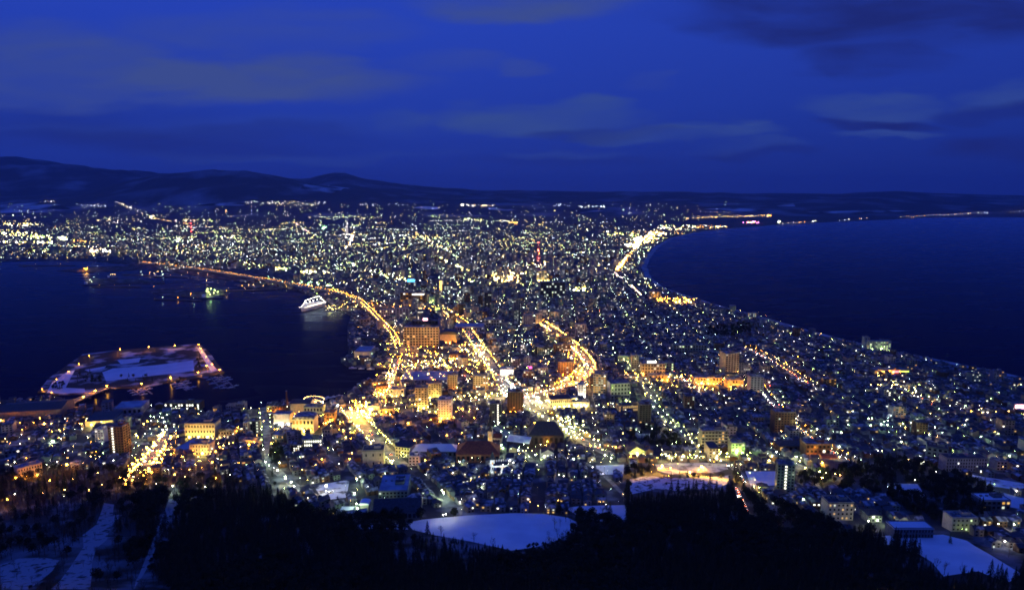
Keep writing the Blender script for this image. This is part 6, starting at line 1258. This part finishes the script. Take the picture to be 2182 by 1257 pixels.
for _ in range(260):                                  # garden trees between the houses and along the island
    px, py = random.uniform(0, 2180), random.uniform(850, 1090)
    if py < town_limit(px):
        g = G(px, py)
        if g.y < 1150 and not occ(rect(g, 4, 4, 0, -2, 0)): TREES.append((g.x, g.y, g.z, random.choice(('conifer', 'bare', 'evergreen')), random.randrange(4), random.uniform(.45, .75), random.random() * 6, False))
for _ in range(60):
    px, py = random.choice([(random.uniform(150, 215), random.uniform(796, 818)), (random.uniform(225, 400), random.uniform(802, 815)), (random.uniform(415, 428), random.uniform(765, 792)), (random.uniform(112, 138), random.uniform(818, 830))]); p = P0(px, py, 2.2); TREES.append((p.x, p.y, 2.2, random.choice(('conifer', 'evergreen')), random.randrange(4), random.uniform(.5, .8), 0, False))
TREES.sort(key=lambda t: (not t[7], zdepth(*t[:3]) - 8 * t[5]))
# the largest in view: hand placed ones, then the nearest that fall inside the frame
def in_frame(t): px, py = topx(t[0], t[1], t[2] + 6 * t[5]); return 0 < px < 2182 and py < 1250
single, mass = [], []
for t in TREES:
    (single if len(single) < 295 and in_frame(t) else mass).append(t)
TN = dict(conifer='dark conifer', evergreen='dark leafy tree', bare='leafless tree')
for x, y, z, kd, k, s, r, hd in single:
    t = thing('conifer_tree' if kd == 'conifer' else 'leafy_tree' if kd == 'evergreen' else 'bare_tree', (x, y, z), r); t.scale = (s, s, s); a, b = PMESH[kd, k]
    link('trunk', a, t); link('crown', b, t); auto(t, ('tall ' if s > 1 else '') + TN[kd], 'tree', 'trees of the mountain woods')
def forest(kd, rows, name):
    VV, FF, MM, o = [], [], [], 0
    for k in range(4):
        tr, cr = PROTO[kd, k]; v = []; f = []; m = []
        for b, mi in ((tr, 0), (cr, 1)):
            q = len(v); v += [tuple(p) for p in b.v]
            for g in b.f:
                for i in range(1, len(g) - 1): f.append((g[0] + q, g[i] + q, g[i + 1] + q)); m.append(mi)
        v = np.array(v); f = np.array(f); m = np.array(m)
        for x, y, z, _, kk, s, r, _h in rows:
            if kk != k: continue
            c, n_ = math.cos(r) * s, math.sin(r) * s; w = np.empty_like(v); w[:, 0] = v[:, 0] * c - v[:, 1] * n_ + x; w[:, 1] = v[:, 0] * n_ + v[:, 1] * c + y; w[:, 2] = v[:, 2] * s + z
            VV.append(w); FF.append(f + o); MM.append(m); o += len(v)
    if VV: stuff_mesh(name, np.concatenate(VV), np.concatenate(FF), np.concatenate(MM), [M['bark'], M['twig'] if kd == 'bare' else M['needle']])
for kd, nm in (('conifer', 'conifer_forest'), ('evergreen', 'leafy_forest'), ('bare', 'bare_forest')): forest(kd, [t for t in mass if t[3] == kd], nm)
# avenue trees wound with warm bulbs on the street that drops to the harbour
def lit_trees():
    bulb = emat('bulb_warm', (1, .46, .07), 75.0); protos = []
    for i in range(4):
        a, b = PROTO['bare', i]; rs = random.Random(i); sb = MB()
        for _ in range(46): v = Vector(rs.choice(b.v)); sb.octa(v + Vector((rs.gauss(0, .2), rs.gauss(0, .2), rs.gauss(0, .2))), .26)
        protos.append(sb.mesh('bulbs', [bulb]))
    for (p0, p1), n_ in ((((350, 930), (268, 1030)), 15), (((372, 930), (304, 1026)), 15), (((338, 936), (262, 1024)), 8), (((382, 936), (322, 1016)), 9)):
        for i in range(n_):
            u = (i + random.uniform(-.2, .2)) / (n_ - 1); g = G(p0[0] + (p1[0] - p0[0]) * u + random.uniform(-2, 2), p0[1] + (p1[1] - p0[1]) * u); k = random.randrange(4); s = random.uniform(.5, .72)
            t = thing('illuminated_tree', g, random.random() * 6); t.scale = (s, s, s); link('trunk', PMESH['bare', k][0], t); link('branches', PMESH['bare', k][1], t); link('string_lights', protos[k], t, kind='stuff')
            auto(t, 'bulb-wound street tree', 'tree', 'illuminated trees along the harbour slope')
    LAND.append(('the illuminated tree street', 320, 975))
lit_trees()
for q in [(352, 940), (372, 940), (335, 960), (357, 962), (320, 982), (342, 985), (300, 1005), (325, 1006), (283, 1022), (310, 1022), (268, 1030)]: lamp(*q, 'sodium', 'L', 4)

# ------------------------------------------------------------------ street lamps: posts with glowing heads
def build_lamps():
    inview = []
    for l in LAMPS:
        px, py = topx(l[0], l[1], l[2] + l[3])
        if -240 < px < 2420 and py < 1300: inview.append((l, px, py))
    inview.sort(key=lambda q: (not 0 < q[1] < 2182, zdepth(*q[0][:3]) / (SIZE[q[0][5]] + .25))); single = inview[:290]; rest = inview[290:]
    pole = MB().cyl((0, 0, -.8), (0, 0, 1), .09, .06, 6).mesh('pole', [M['steel']]); arm = MB().box((0, -.35, 0), (.1, .9, .1)).mesh('arm', [M['steel']]); heads = {}
    names = dict(sodium='orange', warm='warm', yellow='yellow', lime='lime', greenwhite='pale green', cool='cold white', white='white', green='green', red='red', magenta='magenta', pink='pink', blue='blue')
    for (x, y, z, h, c, s, hd), px, py in single:
        t = thing('street_lamp', (x, y, z)); link('pole', pole, t, scale=(1, 1, max(.4, h - SIZE[s] * .8))); link('arm', arm, t, (0, 0, h - SIZE[s] * .8 - .1))
        if (c, s) not in heads: heads[c, s] = MB().ball((0, 0, 0), SIZE[s], seg=8, rings=4).mesh('lamp_head_' + c, [EM[c]])
        link('lamp_head', heads[c, s], t, (0, -.6, h)); auto(t, ('dazzling ' if s in 'XH' else 'small ' if s in 'TS' else '') + names[c] + ' street lamp', 'street lamp', 'street lamps of the near town')
    keys = list(EM); mb = MB()
    for (x, y, z, h, c, s, hd), px, py in rest:
        mb.octa((x, y, z + h), SIZE[s], keys.index(c)); mb.box((x, y, z + (h - SIZE[s]) / 2), (.18, .18, max(.2, h - SIZE[s])), m=len(keys))
    mb.build('distant_street_lamps', [EM[k] for k in keys] + [M['steel']], kind='stuff')
    mb = MB()
    for x, y, z, h, c, r in FARL:
        if y > 2150: mb.octa((x, y, z + max(h, r)), r, keys.index(c))
    FM = [emat('far_lamp_' + k, LC[k], 50.0) for k in keys]
    mb.build('distant_city_lights', FM, kind='stuff')
    print('LAMPS', len(single), len(rest), 'FAR', len(FARL), 'HOUSES', len(HOUSES), 'FLATS', len(LOWFLATS), 'TREES', len(TREES), 'CARS', len(CARS), 'objs', len(bpy.data.objects))
build_lamps()

# ------------------------------------------------------------------ labels told apart by what stands next to each thing
LAND += [('the white sports field', 1050, 1130), ('the white field by the woods', 2010, 1175), ('the dark wooded knoll', 1960, 1060), ('the yellow-lit avenue', 800, 940), ('the orange avenue bend', 1235, 800), ('the tail-lit road', 1710, 915), ('the huge green floodlight', 1334, 853), ('the open-sea shore', 1750, 712),
         ('the island tip', 440, 760), ('the snowy gully', 200, 1160), ('the narrow snowy gully', 330, 1150), ('the mountain road', 1625, 1095), ('the green-white lamp street', 572, 950), ('the lit cross street', 150, 946), ('the red-glowing far mast', 409, 495), ('the white oval by the woods', 1290, 1092), ('the small park snow', 1930, 1042),
         ('the yellow car park cluster', 1215, 915), ('the green-lit parking lot', 755, 1045), ('the shore roadside hall', 1985, 785), ('the bare wood', 120, 1090), ('the dim black slope', 700, 1160), ('the far bay shore', 1370, 545)]
ORD = ['', 'second', 'third', 'fourth', 'fifth', 'sixth', 'seventh', 'eighth', 'ninth', 'tenth', 'eleventh', 'twelfth', 'thirteenth', 'fourteenth', 'fifteenth', 'sixteenth', 'seventeenth', 'eighteenth', 'nineteenth', 'twentieth']
TENS = {20: 'twenty', 30: 'thirty', 40: 'forty', 50: 'fifty', 60: 'sixty', 70: 'seventy'}
def ordinal(i):
    if i < 20: return ORD[i]
    n_ = i + 1; t = n_ // 10 * 10; u = n_ % 10
    return TENS.get(t, 'ninety') + ('-' + (['', 'first'] + ORD[1:9])[u] if u else '-odd')
def write_labels():
    by = {}
    for o, phrase in AUTO:
        px, py = topx(*o.location); best = min(LAND, key=lambda l: (l[1] - px) ** 2 + ((l[2] - py) * 1.6) ** 2); dx, dy = px - best[1], (py - best[2]) * 1.6
        side = ('right of' if dx > 0 else 'left of') if abs(dx) > abs(dy) else ('beyond' if dy < 0 else 'this side of')
        by.setdefault((phrase, best[0], side), []).append((dx * dx + dy * dy, o.name, o))
    for (phrase, lm, side), lst in by.items():
        lst.sort(key=lambda q: q[:2])
        for i, (_, _, o) in enumerate(lst):
            o['label'] = '%s %s %s%s' % (phrase, side, lm, '' if len(lst) == 1 else ', ' + (ordinal(i) + ' ' if i else '') + 'closest')
write_labels()

# ------------------------------------------------------------------ winter air over the bay: one even volume, sky outside it
def build_haze():
    m = bpy.data.materials.new('haze_air'); m.use_nodes = True; nt = m.node_tree
    for n in list(nt.nodes):
        if n.type == 'BSDF_PRINCIPLED': nt.nodes.remove(n)
    v = nt.nodes.new('ShaderNodeVolumePrincipled'); v.inputs['Color'].default_value = (.40, .58, 1.0, 1); v.inputs['Density'].default_value = 1.6e-5; v.inputs['Anisotropy'].default_value = .2
    nt.links.new(v.outputs[0], nt.nodes['Material Output'].inputs['Volume'])
    b = MB(); b.box((0, 20000, 650), (88000, 46000, 1310)); o = b.build('haze', m, kind='stuff')
build_haze()
